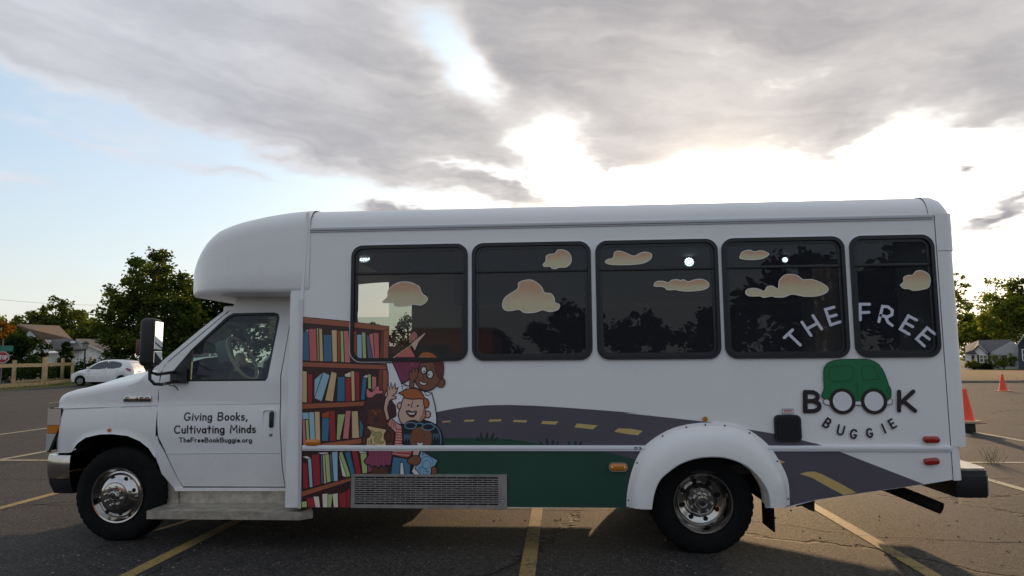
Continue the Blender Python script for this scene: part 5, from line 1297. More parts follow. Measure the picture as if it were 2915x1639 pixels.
body = cobj('body', loft_bm([carsec(x) for x in xs_c], cap=True, flip=True), CW, None, 50)
def cside(x, z):
    s_ = carsec(x)[:9]; ps = [(p[2], p[1]) for p in s_]
    for (z0_, y0_), (z1_, y1_) in zip(ps, ps[1:]):
        if z0_ <= z <= z1_: return y0_+(y1_-y0_)*(z-z0_)/max(1e-6, z1_-z0_)
    return ps[0][1]
for nm, l in (('side_window', [(1.22, .98), (1.35, 1.13), (1.62, 1.31), (1.95, 1.395), (2.22, 1.41), (2.20, 1.0)]), ('side_window', [(2.27, 1.0), (2.29, 1.41), (2.75, 1.395), (3.02, 1.33), (3.10, 1.20), (3.02, 1.05)])):
    for sgn in (1, -1):
        bm = shape_bm([smoothloop(l, 2)], 0, None, cutz=[1.0+.05*i for i in range(9)], cutx=[1.2+.1*i for i in range(20)])
        for v in bm.verts: v.co.y = sgn*(cside(v.co.x, v.co.z)-.006)
        cobj(nm, bm, CG, body, 60)
bm = bmesh.new(); loft_bm([[(lerp([(1.0, 3.60), (1.36, 3.50)], z)+.045, y*(1.0-(z-1.0)*.4), z) for y in (-.52, -.25, 0, .25, .52)] for z in (1.04, 1.16, 1.26, 1.36)], bm=bm); cobj('rear_window', bm, CG, body, 60)
bm = bmesh.new(); loft_bm([[(lerp([(.98, .95), (1.46, 1.72)], z)-.03, y, z) for y in (-.58, 0, .58)] for z in (1.02, 1.2, 1.4)], bm=bm); cobj('windscreen', bm, CG, body, 60)
for sgn in (1, -1):
    cobj('tail_light', shape_bm([[(3.36, .98), (3.50, 1.02), (3.66, .96), (3.70, .84), (3.62, .82), (3.48, .90)]], 0, None, yfun=lambda x, z, s_=sgn: s_*(cside(x, z)-.03), cutx=[3.4, 3.45, 3.5, 3.55, 3.6, 3.65], cutz=[.86, .9, .94, .98]), RED, body)
    cobj('headlight', shape_bm([[(.10, .62), (.40, .74), (.46, .70), (.18, .54)]], 0, None, yfun=lambda x, z, s_=sgn: s_*(cside(x, z)-.010)), CLEARLENS, body)
    cobj('door_mirror', box_bm(1.14, 1.30, sgn*.90-.06, sgn*.90+.06, .98, 1.10, .03), CW, body, 40)
    cobj('door_handle', box_bm(2.02, 2.18, sgn*.835-.012, sgn*.835+.012, .90, .925, .005), CW, body); cobj('door_handle', box_bm(2.86, 3.0, sgn*.835-.012, sgn*.835+.012, .92, .945, .005), CW, body)
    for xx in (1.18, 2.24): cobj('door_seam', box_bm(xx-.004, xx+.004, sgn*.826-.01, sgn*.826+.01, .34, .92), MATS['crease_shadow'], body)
    for cx_ in (FA, RA_):
        pr_ = [(.001, 0), (.17, .0), (.175, -.01), (.19, -.012), (.24, -.02), (.275, -.008), (.285, .02), (.285, .16), (.24, .17)]
        w_ = cobj('wheel', lathe_bm([(r, sgn*-1*(.80-y) if sgn > 0 else (.80-y)) for r, y in pr_] if False else [(r, -sgn*(.815-y-.02)) for r, y in pr_], cx_, .285, 28), RUBBER, None, 40)
        cobj('rim', lathe_bm([(.001, -sgn*.812), (.06, -sgn*.812), (.16, -sgn*.805), (.178, -sgn*.808), (.185, -sgn*.80)], cx_, .285, 24), mat('car_rim', (.28, .28, .28), .35, .7), w_, 50)
        for k in range(5):
            a = 2*pi*k/5+.3; own = box_bm(-.03, .03, -.002, .002, .07, .15); bmesh.ops.transform(own, matrix=Matrix.Translation((cx_, -sgn*.8155, .285)) @ Matrix.Rotation(a, 4, 'Y'), verts=own.verts[:]); cobj('rim_gap', own, HOLE, w_)
        cobj('arch_lining', loft_bm([[(cx_+.33*cos(t), -sgn*.80, .28+.33*sin(t)), (cx_+.33*cos(t), -sgn*.45, .28+.33*sin(t))] for t in [pi*k/12 for k in range(13)]]), HOLE, body)
cobj('number_plate', box_bm(3.80, 3.812, -.15, .15, .78, .86), mat('plate_white', (.7, .7, .68), .5), body)
cobj('underside', box_bm(.2, 3.6, -.7, .7, .18, .30), HOLE, body)
# ---------------------------------------------------------------- traffic cones
ORANGE = mat('cone_orange', (.85, .062, .018), .5, var=.1); CONEB = mat('cone_base', (.60, .42, .20), .6, var=.2)
def cone(x, y, z, h, label):
    e = empty('traffic_cone', (x, y, z), label, 'cone', 0.3, 'orange cones marking off the lot')
    k = h/.70
    obj('cone_body', tube_bm([(0, 0, .03*k), (0, 0, .06*k), (0, 0, .35*k), (0, 0, .68*k), (0, 0, .70*k)], [.165*k, .15*k, .095*k, .038*k, .030*k], 20), ORANGE, e, 40, world=False)
    obj('cone_base', box_bm(-.20*k, .20*k, -.20*k, .20*k, .001, .035*k, .012*k), CONEB, e, 40, world=False)
p = on_ground(2856, 1114); cone(p.x, p.y, 0, .66, 'orange traffic cone standing alone on the asphalt before the white house')
p2 = on_ground(2754, 1229); q2 = CAM+(p2-CAM)*1.0
drum = empty('black_stand', (p2.x, p2.y, 0), 'short black stand holding an orange cone just behind the bus', 'stand')
sc_ = (1228-1200)/(1228-1008)*CAM.z*1.02
obj('stand_post', box_bm(-.10, .10, -.10, .10, .0, sc_-.02, .015), BLACK, drum, 40, world=False); obj('stand_top', box_bm(-.22, .22, -.22, .22, sc_-.019, sc_, .006), mat('stand_top', (.25, .16, .12), .6), drum, world=False)
cone(p2.x, p2.y, sc_+.001, .60, 'orange traffic cone on the black stand, half hidden by the bus')
# ---------------------------------------------------------------- houses
class Frame:
    """survey plane facing the camera at a given distance along one bearing"""
    def __init__(s, px, dist):
        d = ray(px, 1020); a = math.atan2(d.x, d.y); s.az = a; s.dist = dist
        s.f = Vector((sin(a), cos(a), 0)); s.r = Vector((cos(a), -sin(a), 0)); s.o = Vector((CAM.x, CAM.y, 0))+s.f*dist
    def pt(s, px, py, dep):
        d = ray(px, py); t = (s.dist+dep)/d.dot(s.f); return CAM+d*t
    def loc(s, w):   # world -> local (u, depth, z)
        q = w-s.o; return (q.dot(s.r), q.dot(s.f), w.z)
def slab(fr, pts, th, name, m, parent):
    """thick flat piece through surveyed corner points (px, py, depth)"""
    P = [Vector(fr.loc(fr.pt(*p))) for p in pts]; n = Vector((0, 0, 0))
    for i in range(len(P)): n += P[i].cross(P[(i+1) % len(P)])
    n.normalize()
    if n.y > 0: n = -n
    bm = bmesh.new(); A = [bm.verts.new(p) for p in P]; B = [bm.verts.new(p-n*th) for p in P]
    k = len(P); bm.faces.new(A); bm.faces.new(B[::-1])
    for i in range(k): bm.faces.new((A[i], B[i], B[(i+1) % k], A[(i+1) % k]))
    bmesh.ops.recalc_face_normals(bm, faces=bm.faces[:])
    return obj(name, bm, m, parent, world=False)
def block(fr, pts, d0, d1, name, m, parent, ground=None):
    """front outline (px, py) at depth d0 carried back to d1; z below 'ground' marks are dropped to it"""
    L = []
    for px, py in pts:
        u, _, z = fr.loc(fr.pt(px, py if py is not None else 1040, d0)); L.append((u, ground if py is None else z))
    return obj(name, shape_bm([L], d0, d1), m, parent, world=False)
def house(name, fr, label):
    e = empty(name, tuple(fr.o), label, 'house', -fr.az); return e
def glazed(fr, x0, y0, x1, y1, dep, parent, fm, shutters=None, cross=True):
    a, b = fr.loc(fr.pt(x0, y1, dep)), fr.loc(fr.pt(x1, y0, dep)); t = .09
    u0, u1, z0_, z1_ = a[0], b[0], a[2], b[2]
    w_ = obj('window', shape_bm([[(u0, z0_), (u1, z0_), (u1, z1_), (u0, z1_)], [(u0+t, z0_+t), (u1-t, z0_+t), (u1-t, z1_-t), (u0+t, z1_-t)]], dep-.06, dep+.02), fm, parent, world=False)
    obj('pane', shape_bm([[(u0+t, z0_+t), (u1-t, z0_+t), (u1-t, z1_-t), (u0+t, z1_-t)]], dep-.02, dep+.015), CG, w_, world=False)
    if cross:
        um, zm = (u0+u1)/2, (z0_+z1_)/2
        obj('muntin', box_bm(um-.05, um+.05, dep-.05, dep-.025, z0_+t, z1_-t), fm, w_, world=False)
        obj('muntin', box_bm(u0+t, u1-t, dep-.045, dep-.024, zm-.035, zm+.035), fm, w_, world=False)
    if shutters:
        for uu in (u0-.22, u1+.04): obj('shutter', box_bm(uu, uu+.18, dep-.07, dep-.01, z0_, z1_), shutters, w_, world=False)
    return w_
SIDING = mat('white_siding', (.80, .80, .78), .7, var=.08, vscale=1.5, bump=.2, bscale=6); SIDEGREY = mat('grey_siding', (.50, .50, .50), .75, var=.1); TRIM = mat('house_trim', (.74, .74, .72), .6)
ROOFB = mat('brown_shingle', (.13, .085, .055), .9, var=.25, vscale=5, bump=.4, bscale=8); ROOFG = mat('grey_shingle', (.075, .072, .075), .9, var=.25, vscale=5, bump=.4, bscale=8); BLUES = mat('dark_blue_siding', (.035, .045, .065), .7, var=.12)
def Z1(x, y, d=0.0): return (x/5.17, 840+y/5.17, d)
def Z1f(*p): return [(x/5.17, 840+y/5.17 if y is not None else None) for x, y in p]
fr = Frame(150, 76); H1 = house('bungalow', fr, 'pale bungalow with steep brown roof and dark front gable beyond the fence')
block(fr, Z1f((490, 795), (1228, 795), (1228, None), (490, None)), 2, 9, 'wall', SIDING, H1, 0)
block(fr, Z1f((545, 797), (650, 668), (768, 797), (768, None), (545, None)), .6, 2.2, 'porch_gable', SIDING, H1, 0)
slab(fr, [Z1(520, 805, .3), Z1(650, 650, .3), Z1(668, 652, 3.5), Z1(600, 700, 3.5)], .12, 'porch_roof', ROOFG, H1); slab(fr, [Z1(650, 650, .3), Z1(785, 800, .3), Z1(800, 790, 3.0), Z1(690, 655, 3.6)], .12, 'porch_roof', ROOFG, H1)
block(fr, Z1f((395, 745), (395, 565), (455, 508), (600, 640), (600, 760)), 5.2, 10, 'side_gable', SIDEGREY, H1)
slab(fr, [Z1(600, 618, 6), Z1(1050, 636, 6), Z1(1245, 797, 1.4), Z1(760, 800, 1.4)], .14, 'lower_roof', ROOFG, H1)
slab(fr, [Z1(250, 425, 10), Z1(870, 448, 10), Z1(1062, 645, 6.1), Z1(590, 632, 5.1), Z1(455, 500, 5.0)], .15, 'main_roof', ROOFB, H1)
slab(fr, [Z1(630, 818, .5), Z1(800, 818, .5), Z1(860, 842, -1.0), Z1(700, 848, -1.0)], .08, 'awning', TRIM, H1)
glazed(fr, 1092/5.17, 840+818/5.17, 1172/5.17, 840+935/5.17, 1.98, H1, TRIM)
w = block(fr, Z1f((600, 860), (680, 860), (680, None), (600, None)), .54, .6, 'door', mat('door_dark', (.03, .025, .025), .6), H1, 0)
block(fr, Z1f((130, 800), (490, 800), (490, None), (130, None)), 4, 9, 'garage_wall', SIDING, H1, 0); slab(fr, [Z1(110, 805, 3.6), Z1(500, 805, 3.6), Z1(470, 700, 8.), Z1(160, 700, 8.)], .12, 'garage_roof', ROOFG, H1)
glazed(fr, 240/5.17, 840+850/5.17, 290/5.17, 840+960/5.17, 3.98, H1, TRIM)
for x_, y_ in ((715, 680), (1072, 690)): p = fr.loc(fr.pt(x_/5.17, 840+y_/5.17, 3.2)); obj('roof_vent', box_bm(p[0]-.2, p[0]+.2, p[1]-.15, p[1]+.15, p[2]-.1, p[2]+.1, .03), TRIM, H1, world=False)
fr = Frame(275, 80); H2 = house('white_cottage', fr, 'white gabled cottage with dark shingle roof above the hatchback')
block(fr, Z1f((1128, 662), (1542, 845), (1542, None), (1128, None)), 0, 1.2, 'gable_wall', SIDING, H2, 0)
slab(fr, [Z1(1118, 640, -.4), Z1(1640, 650, 5), Z1(1650, 742, 3.5), Z1(1745, 745, 3.5), Z1(1835, 832, 1.0), Z1(1548, 836, -.4)], .14, 'roof', ROOFG, H2)
slab(fr, [Z1(1118, 646, -.42), Z1(1548, 838, -.42), Z1(1540, 852, -.42), Z1(1118, 660, -.42)], .06, 'fascia', TRIM, H2)
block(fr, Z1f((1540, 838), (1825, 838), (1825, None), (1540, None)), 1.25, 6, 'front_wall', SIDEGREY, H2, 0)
glazed(fr, 1650/5.17, 840+850/5.17, 1690/5.17, 840+930/5.17, 1.22, H2, TRIM, cross=False); block(fr, Z1f((1740, 855), (1790, 855), (1790, None), (1740, None)), 1.19, 1.24, 'door', MATS['door_dark'], H2, 0)
p = fr.loc(fr.pt(1490/5.17, 840+612/5.17, 3.0)); obj('chimney', box_bm(p[0]-.3, p[0]+.3, p[1]-.3, p[1]+.3, p[2]-.8, p[2]+.45), TRIM, H2, world=False)
def Z2(x, y, d=0.0): return (2740+x/7.62, 940+y/7.62, d)
def Z2f(*p): return [(2740+x/7.62, 940+y/7.62 if y is not None else None) for x, y in p]
fr = Frame(2830, 108); GZ = -.42; H3 = house('white_house', fr, 'white house with grey roof and black shuttered window right of the bus')
block(fr, Z2f((60, 490), (596, 490), (596, None), (60, None)), 0, 6, 'front_wall', SIDING, H3, GZ)
block(fr, Z2f((240, 425), (342, 322), (545, 492), (300, 492)), -.02, 1.5, 'front_gable', SIDING, H3)
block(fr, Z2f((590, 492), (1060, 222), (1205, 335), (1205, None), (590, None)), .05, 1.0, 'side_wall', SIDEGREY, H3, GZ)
slab(fr, [Z2(540, 495, -.3), Z2(345, 310, -.3), Z2(345, 215, 8), Z2(1065, 198, 8), Z2(600, 490, -.2)], .18, 'roof', ROOFG, H3)
slab(fr, [Z2(60, 480, -.5), Z2(300, 495, -.5), Z2(225, 425, -.3), Z2(345, 310, -.2), Z2(345, 215, 8), Z2(60, 330, 8)], .18, 'roof', ROOFG, H3)
slab(fr, [Z2(342, 306, -.34), Z2(548, 488, -.34), Z2(540, 500, -.34), Z2(342, 324, -.34)], .06, 'gable_trim', TRIM, H3)
glazed(fr, 2740+372/7.62, 940+530/7.62, 2740+538/7.62, 940+698/7.62, -.03, H3, TRIM, BLACK)
block(fr, Z2f((196, 540), (255, 540), (255, None), (196, None)), -.06, 0, 'door', MATS['door_dark'], H3, GZ); block(fr, Z2f((855, 540), (960, 540), (960, 680), (855, 680)), .0, .06, 'side_window', CG, H3)
fr = Frame(2925, 100); H4 = house('dark_blue_house', fr, 'dark blue house with white gable trim cut by the right edge', )
block(fr, Z2f((1205, 300), (1420, 20), (1640, 300), (1640, None), (1205, None)), 0, 8, 'wall', BLUES, H4, GZ)
slab(fr, [Z2(1165, 320, -.4), Z2(1420, -25, -.4), Z2(1420, -5, -.4), Z2(1185, 322, -.4)], .10, 'gable_trim', TRIM, H4); slab(fr, [Z2(1168, 316, -.38), Z2(1420, -22, -.38), Z2(1440, -22, 9), Z2(1190, 300, 9)], .2, 'roof', ROOFG, H4)
slab(fr, [Z2(1420, -22, -.38), Z2(1670, 316, -.38), Z2(1660, 300, 9), Z2(1440, -22, 9)], .2, 'roof', ROOFG, H4)
glazed(fr, 2740+1300/7.62, 940+405/7.62, 2740+1420/7.62, 940+660/7.62, -.02, H4, TRIM)
# ---------------------------------------------------------------- vegetation
def leaf_mat(name, a, b_, tr):
    m = bpy.data.materials.new(name); m.use_nodes = True; t = m.node_tree; t.nodes.clear(); q = NG(t)
    P = q.n('ShaderNodeTexCoord').outputs['Object']; f = q.ss(q.m('ADD', q.m('MULTIPLY', q.noise(P, .55, 3, .6), .6), q.m('MULTIPLY', q.noise(P, 5, 3, .6), .4)), .38, .62)
    c = q.mix(f, (*a, 1), (*b_, 1))
    d = q.n('ShaderNodeBsdfDiffuse'); q.put(d.inputs[0], c); tl = q.n('ShaderNodeBsdfTranslucent'); q.put(tl.inputs[0], q.mix(1.0, c, (1.5, 1.35, .5, 1), 'MULTIPLY'))
    ms = q.n('ShaderNodeMixShader'); ms.inputs[0].default_value = tr; t.links.new(d.outputs[0], ms.inputs[1]); t.links.new(tl.outputs[0], ms.inputs[2])
    o = q.n('ShaderNodeOutputMaterial'); t.links.new(ms.outputs[0], o.inputs[0]); MATS[name] = m; return m
LF = [leaf_mat('maple_leaf', (.034, .058, .016), (.105, .13, .030), .45), leaf_mat('pale_leaf', (.085, .12, .026), (.19, .22, .05), .50), leaf_mat('dark_leaf', (.018, .034, .012), (.035, .055, .018), .30), leaf_mat('rust_leaf', (.16, .07, .02), (.20, .11, .03), .4)]
BARK = mat('bark', (.045, .036, .028), .95, var=.3, vscale=8)
def leaves(name, clumps, n, size, m, parent, rnd, spread):
    vs, fs = [], []
    for c, rad in clumps:
        for _ in range(n):
            while True:
                d = Vector((rnd.gauss(0, .5), rnd.gauss(0, .5), rnd.gauss(0, .42)))
                if d.length < 1.25: break
            p = c+d*rad*spread; s_ = size*rnd.uniform(.6, 1.35)
            u = Vector((rnd.gauss(0, 1), rnd.gauss(0, 1), rnd.gauss(0, .6))).normalized(); v = u.cross(Vector((rnd.gauss(0, 1), rnd.gauss(0, 1), rnd.gauss(0, 1)))).normalized()
            k = len(vs); vs += [p-u*s_, p+v*s_*.55, p+u*s_, p-v*s_*.55]; fs.append((k, k+1, k+2, k+3))
    me = bpy.data.meshes.new(name); me.from_pydata([tuple(v) for v in vs], [], fs)
    return obj(name, me, m, parent, world=False)
def tree(name, label, base, h, lobes, seed, leaf=0, n_cl=26, n_lf=60, size=.16, trunk=.22, group=None, spread=1.0, cat='tree'):
    """lobes: (dx, dy, z, rx, rz) in metres from the base; clumps hang on limbs inside each lobe"""
    rnd = random.Random(seed); e = empty(name, base, label, cat, 0, group)
    clumps = []; bm = bmesh.new()
    zmin = min(l[2]-l[4] for l in lobes)
    fork = max(.3, zmin+.25*(h-zmin))
    tube_bm([(0, 0, 0), (.03, .02, fork*.5), (0, .05, fork), (.05, 0, h*.62), (.0, 0, h*.86)], [trunk*1.25, trunk, trunk*.85, trunk*.5, trunk*.12], 9, bm)
    for (lx, ly, lz, rx, rz) in lobes:
        c = Vector((lx, ly, lz))
        for _ in range(n_cl):
            while True:
                d = Vector((rnd.uniform(-1, 1), rnd.uniform(-1, 1), rnd.uniform(-1, 1)))
                if .25 < d.length < 1: break
            d = d*(.55+.45*rnd.random())/max(.55, d.length)*d.length**.3
            p = c+Vector((d.x*rx, d.y*rx, d.z*rz)); clumps.append((p, rx*rnd.uniform(.20, .34)))
        for k in range(4):
            p = clumps[-1-k*2][0]; s_ = Vector((0, 0, max(.2, min(h*.7, lz-rz*.6))))
            tube_bm([tuple(s_), tuple(s_.lerp(p, .5)+Vector((0, 0, .2))), tuple(p)], [trunk*.34, trunk*.2, trunk*.05], 6, bm)
    obj('trunk', bm, BARK, e, 50, world=False)
    leaves('crown', clumps, n_lf, size, LF[leaf], e, rnd, spread)
    return e
def base_at(px, dist, z=0.0):
    d = ray(px, 1020); a = math.atan2(d.x, d.y); return (CAM.x+sin(a)*dist, CAM.y+cos(a)*dist, z)
tree('maple_tree', 'tall dark rounded tree rising behind the white hatchback', base_at(425, 60), 10.4, [(0, 0, 8.3, 2.2, 2.0), (-1.8, .3, 6.6, 2.0, 1.6), (1.9, -.2, 6.6, 2.2, 1.7), (-2.6, .0, 4.6, 2.0, 1.5), (.4, .5, 5.2, 2.6, 1.9), (2.9, .3, 4.7, 2.1, 1.6), (-1.5, -.3, 2.8, 2.4, 1.5), (2.0, .2, 2.6, 2.6, 1.5), (4.6, .4, 3.0, 1.8, 1.7)], 11, 0, 30, 70, .17, .30)
tree('broadleaf_tree', 'dark spreading tree between the tall tree and the cab mirror', base_at(560, 66), 8.2, [(0, 0, 6.6, 2.2, 1.5), (2.6, 0, 6.4, 2.2, 1.6), (5.4, 0, 5.8, 2.4, 1.8), (8, 0, 5.0, 2.4, 2.0), (0, 0, 4.8, 2.2, 1.4), (-2.4, 0, 3.4, 2.2, 1.6), (2.2, 0, 3.6, 2.4, 1.8), (5, 0, 3.6, 2.4, 2.0), (-1, 0, 1.8, 2.8, 1.3)], 12, 2, 26, 55, .20, .25)
GB = 'trees along the skyline behind the left houses'
for i, (px, d, h, lb, hw, lf) in enumerate([(30, 118, 7.9, 'low feathery tree at the far left edge above the bungalow roof', 4.5, 1), (85, 112, 8.4, 'bushy green tree directly behind the brown roof', 4.2, 0), (150, 108, 9.9, 'taller green tree rising to a point behind the bungalow', 4.0, 0), (205, 112, 9.0, 'loose airy tree with sky showing through beside the tall tree', 4.6, 1), (252, 100, 6.6, 'low tree filling the gap left of the tall tree', 4.0, 0)]):
    tree('skyline_tree', lb, base_at(px, d), h, [(0, 0, h*.80, hw*.5, h*.2), (-hw*.5, 0, h*.62, hw*.5, h*.22), (hw*.5, .5, h*.62, hw*.5, h*.24), (0, 0, h*.38, hw*.7, h*.3)], 40+i, lf, 16 if lf else 22, 42, .24, .25, GB, 1.15)
tree('garden_tree', 'dark leafy tree before the left end of the bungalow', base_at(48, 66), 3.9, [(0, 0, 3.0, 1.5, .8), (-.9, 0, 2.0, 1.4, 1.0), (1.2, 0, 2.0, 1.3, 1.1), (0, 0, 1.0, 1.6, .9)], 21, 2, 24, 50, .13, .16)
tree('garden_tree', 'small rust coloured tree at the left border', base_at(-4, 72), 4.9, [(0, 0, 4.2, 1.0, .7), (.3, 0, 3.3, 1.2, .8)], 22, 3, 16, 40, .13, .14)
tree('conifer_shrub', 'narrow dark conical shrub against the bungalow wall', base_at(188, 72), 3.4, [(0, 0, 2.7, .45, .7), (0, 0, 1.7, .8, .9), (0, 0, .8, 1.0, .8)], 23, 2, 20, 45, .10, .1, cat='shrub')
def bushrow(px, d, h, w_, lb, leaf, seed, z=0.0, name='shrub'):
    tree(name, lb, base_at(px, d, z), h, [(-w_*.5, 0, h*.5, w_*.5, h*.45), (w_*.45, .2, h*.5, w_*.55, h*.45), (0, 0, h*.55, w_*.6, h*.45)], seed, leaf, 18, 40, .10, .06, cat='shrub')
bushrow(60, 60, 1.35, 3.2, 'low dark hedge behind the left fence rail', 2, 31, name='hedge'); bushrow(150, 62, 1.3, 2.6, 'low dark hedge behind the middle fence post', 2, 32, name='hedge'); bushrow(228, 60, 1.25, 2.0, 'dark bush at the nose of the hatchback', 2, 33)
bushrow(335, 58, 1.9, 3.0, 'dark hedge beyond the roof of the hatchback', 2, 37, name='hedge'); bushrow(395, 57, 2.0, 3.0, 'dark hedge between hatchback and cab mirror', 2, 38, name='hedge'); bushrow(450, 56, 2.0, 3.2, 'dark hedge behind the cab mirror arm', 2, 39, name='hedge')
bushrow(2856, 104, 2.0, 1.9, 'yellow green bush against the grey side wall of the white house', 1, 34, GZ); bushrow(2772, 103, 1.2, 1.1, 'small light bush under the door of the white house', 1, 35, GZ); bushrow(2795, 104, .75, 1.6, 'low dark shrubs along the white house front', 2, 36, GZ)
GR = 'trees beyond the right houses'
for i, (px, d, h, lb, hw, lf, nc) in enumerate([(2775, 140, 9.5, 'rounded green tree close beside the rear of the bus', 5.0, 0, 22), (2825, 135, 8.6, 'olive green tree above the white house roof', 5.0, 1, 24), (2850, 150, 16.5, 'thin open tree with bare branches against the bright sky', 7.5, 1, 9), (2885, 128, 10.8, 'full leafy tree between white house and blue house', 5.5, 1, 26), (2930, 130, 14.5, 'tall dark tree at the right border', 5.0, 0, 26)]):
    tree('distant_tree', lb, base_at(px, d, GZ), h, [(0, 0, h*.80, hw*.5, h*.18), (-hw*.45, 0, h*.62, hw*.5, h*.2), (hw*.5, .5, h*.62, hw*.5, h*.22), (0, 0, h*.36, hw*.8, h*.3)], 60+i, lf, nc, 40, .30, .26, GR, 1.1)
tree('distant_tree', 'tree seen through the first bus window, left side', base_at(1040, 82, -.2), 6.4, [(0, 0, 4.9, 1.7, 1.1), (-1.5, 0, 3.4, 1.7, 1.2), (1.5, 0, 3.2, 1.7, 1.2)], 75, 0, 18, 36, .18, .2, GR)
tree('distant_tree', 'tree seen through the first bus window, right side', base_at(1160, 80, -.2), 7.2, [(0, 0, 5.6, 1.7, 1.2), (-1.5, 0, 3.8, 1.9, 1.2), (1.5, 0, 3.4, 1.7, 1.4)], 76, 0, 18, 36, .18, .2, GR)
tree('distant_tree', 'tree whose twigs just show past the rear edge of the bus', base_at(2722, 70, -.2), 9.6, [(.5, 0, 7.6, 1.0, 1.3), (.7, 0, 5.8, 1.2, 1.2), (.2, 0, 4.0, 1.0, 1.0)], 71, 1, 14, 30, .13, .12, GR)
# trees and school behind the photographer, seen in the bus windows
GM = 'trees across the lot behind the photographer'
for i, (x, y, h, lb) in enumerate([(-3.5, -68, 4.4, 'tree mirrored low in the second bus window'), (4.5, -66, 7.2, 'tree mirrored at the right of the second bus window'), (12, -70, 6.4, 'tree mirrored in the third bus window'), (19.5, -67, 6.6, 'tree mirrored beside the third bus window'), (29, -66, 12.5, 'tall tree mirrored in the fourth bus window'), (40, -66, 13.5, 'tall tree mirrored in the rearmost bus window')]):
    tree('mirrored_tree', lb, (x, y, -.05), h, [(0, 0, h*.78, h*.36, h*.2), (-h*.3, 0, h*.56, h*.36, h*.2), (h*.3, 0, h*.56, h*.4, h*.22), (0, 0, h*.30, h*.5, h*.26)], 80+i, 2, 22, 34, .045*h, .3, GM)
sch = empty('brick_school', (-9, -30, 0), 'low brown brick school building mirrored in the first bus windows', 'building')
obj('wall', box_bm(-9, 9, -6, 0, 0, 2.8), mat('brown_brick', (.20, .085, .045), .85, var=.25, vscale=3), sch, world=False); obj('parapet', box_bm(-9.15, 9.15, -6.15, .15, 2.8, 3.0), mat('parapet', (.14, .10, .08), .8), sch, world=False)
for k in range(5): obj('window', box_bm(-7+k*3, -5.2+k*3, -.02, .03, .9, 2.1), CG, sch, world=False)
# ---------------------------------------------------------------- street furniture
sg = base_at(6, 56); stop = empty('stop_sign', sg, 'red stop sign under a green street name sign at the left edge', 'sign', radians(38))
obj('post', tube_bm([(0, .03, 0), (0, .03, 2.95)], .035), mat('sign_post', (.2, .2, .2), .5, .7), stop, 40, world=False)
fr = Frame(6, 56); pz = fr.pt(5, 1017, 0).z
oc = [(.40*cos(pi/8+pi/4*k), pz+.40*sin(pi/8+pi/4*k)) for k in range(8)]
obj('sign_plate', shape_bm([oc], -.01, .01), mat('sign_red', (.32, .02, .025), .5), stop, world=False); obj('sign_border', shape_bm([oc, inset(oc, .03)], -.014, -.0105), TRIM, stop, world=False)
sx = -.30
GL['S'] = (.56, [arc(.28, .74, .24, .26, 40, 250, 8)+arc(.28, .26, .26, .26, 70, -150, 9)]); GL['O'] = (.66, [arc(.33, .5, .3, .5, 90, 450, 18)]); GL['P'] = (.56, [[(.04, 0), (.04, 1)], [(.04, 1), (.3, 1)]+arc(.3, .74, .22, .26, 90, -90, 6)+[(.04, .48)]])
pr = Print('lettering', stop, -.0150); text(pr, 'STOP', (-.27, pz-.12), (.27, pz-.12), .24, .05, 'page', .2)
m_ = pr.done(); m_.matrix_parent_inverse = Matrix.Identity(4)
gz = fr.pt(12, 992, 0).z
obj('street_name_plate', box_bm(-.55, .55, -.015, .015, gz-.19, gz+.19, .01), mat('sign_green', (.03, .16, .12), .5), stop, world=False)
lb_ = base_at(241, 58); lamp = empty('lamp_post', lb_, 'dark lamp post standing before the white cottage', 'street lamp')
fr = Frame(241, 58); zt = fr.pt(241, 985, 0).z
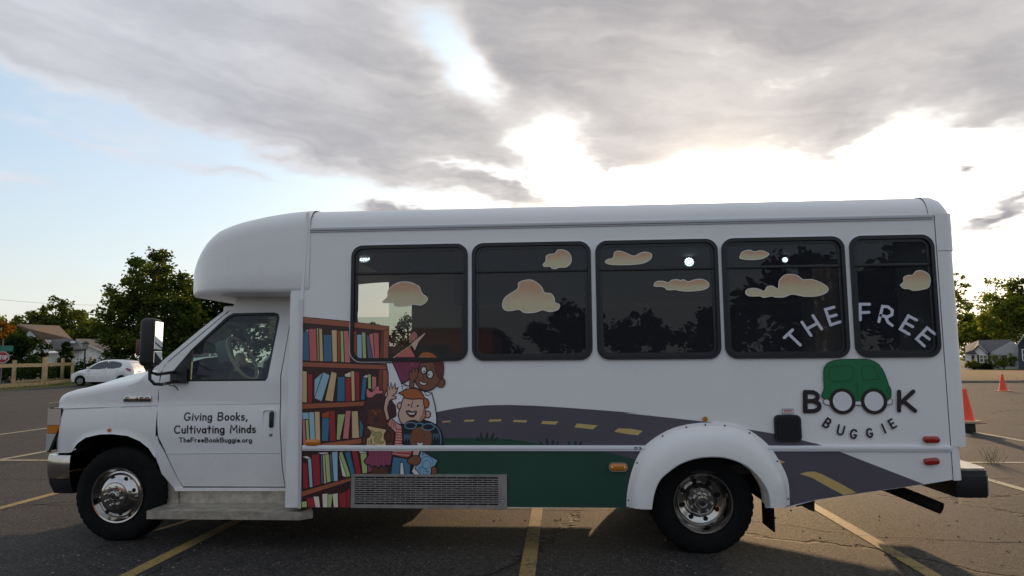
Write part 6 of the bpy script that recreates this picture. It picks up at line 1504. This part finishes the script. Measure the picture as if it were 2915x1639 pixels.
obj('post', tube_bm([(0, 0, 0), (0, 0, .3), (0, 0, .35), (0, 0, zt-.25)], [.12, .10, .06, .05], 10), BLACK, lamp, 40, world=False); obj('lantern', tube_bm([(0, 0, zt-.25), (0, 0, zt-.2), (0, 0, zt+.18)], [.08, .16, .20], 8), mat('lantern_glass', (.25, .25, .22), .2), lamp, world=False); obj('lantern_cap', tube_bm([(0, 0, zt+.181), (0, 0, zt+.22), (0, 0, zt+.36)], [.28, .24, .02], 8), BLACK, lamp, world=False)
up = base_at(606, 80); pole = empty('utility_pole', up, 'grey utility pole glimpsed under the over-cab overhang', 'pole')
obj('mast', tube_bm([(0, 0, 0), (0, 0, 8.5)], [.15, .10], 10), mat('pole_wood', (.13, .12, .11), .9), pole, 40, world=False); obj('crossarm', box_bm(-1.1, 1.1, -.06, .06, 7.8, 7.95), MATS['pole_wood'], pole, world=False)
def wire(a, b, sag, r, lb):
    a, b = Vector(a), Vector(b); P = [a.lerp(b, i/24)-Vector((0, 0, sag*4*(i/24)*(1-i/24))) for i in range(25)]
    tag(obj('overhead_wire', tube_bm([tuple(p) for p in P], r, 5), BLACK), lb, 'wire', 'overhead wires on the left')
wire(up[:2]+(7.9,), base_at(-300, 95)[:2]+(9.5,), 1.2, .012, 'thin upper overhead wire running left past the tall tree'); wire(up[:2]+(6.6,), base_at(-300, 95)[:2]+(6.4,), .8, .012, 'thin lower overhead wire crossing the tall tree')
# weeds in a crack behind the rear bumper
p = on_ground(2822, 1318); rnd = random.Random(5); bm = bmesh.new()
for i in range(46):
    a = rnd.uniform(0, 6.28); r_ = rnd.uniform(0, .16); h_ = rnd.uniform(.05, .24); b0 = Vector((p.x+r_*cos(a), p.y+r_*sin(a)*.6, 0)); lean = Vector((rnd.uniform(-.09, .09), rnd.uniform(-.09, .09), 0)); t_ = Vector((cos(a+1.57), sin(a+1.57), 0))*.0025
    v = [bm.verts.new(b0-t_), bm.verts.new(b0+t_), bm.verts.new(b0+lean*.5+t_*.8+Vector((0, 0, h_*.6))), bm.verts.new(b0+lean+Vector((0, 0, h_)))]; bm.faces.new(v)
wd = obj('weed_clump', bm, mat('weed', (.30, .27, .17), .85, var=.3)); tag(wd, 'dry wispy weed growing in the asphalt behind the rear bumper', 'weed')
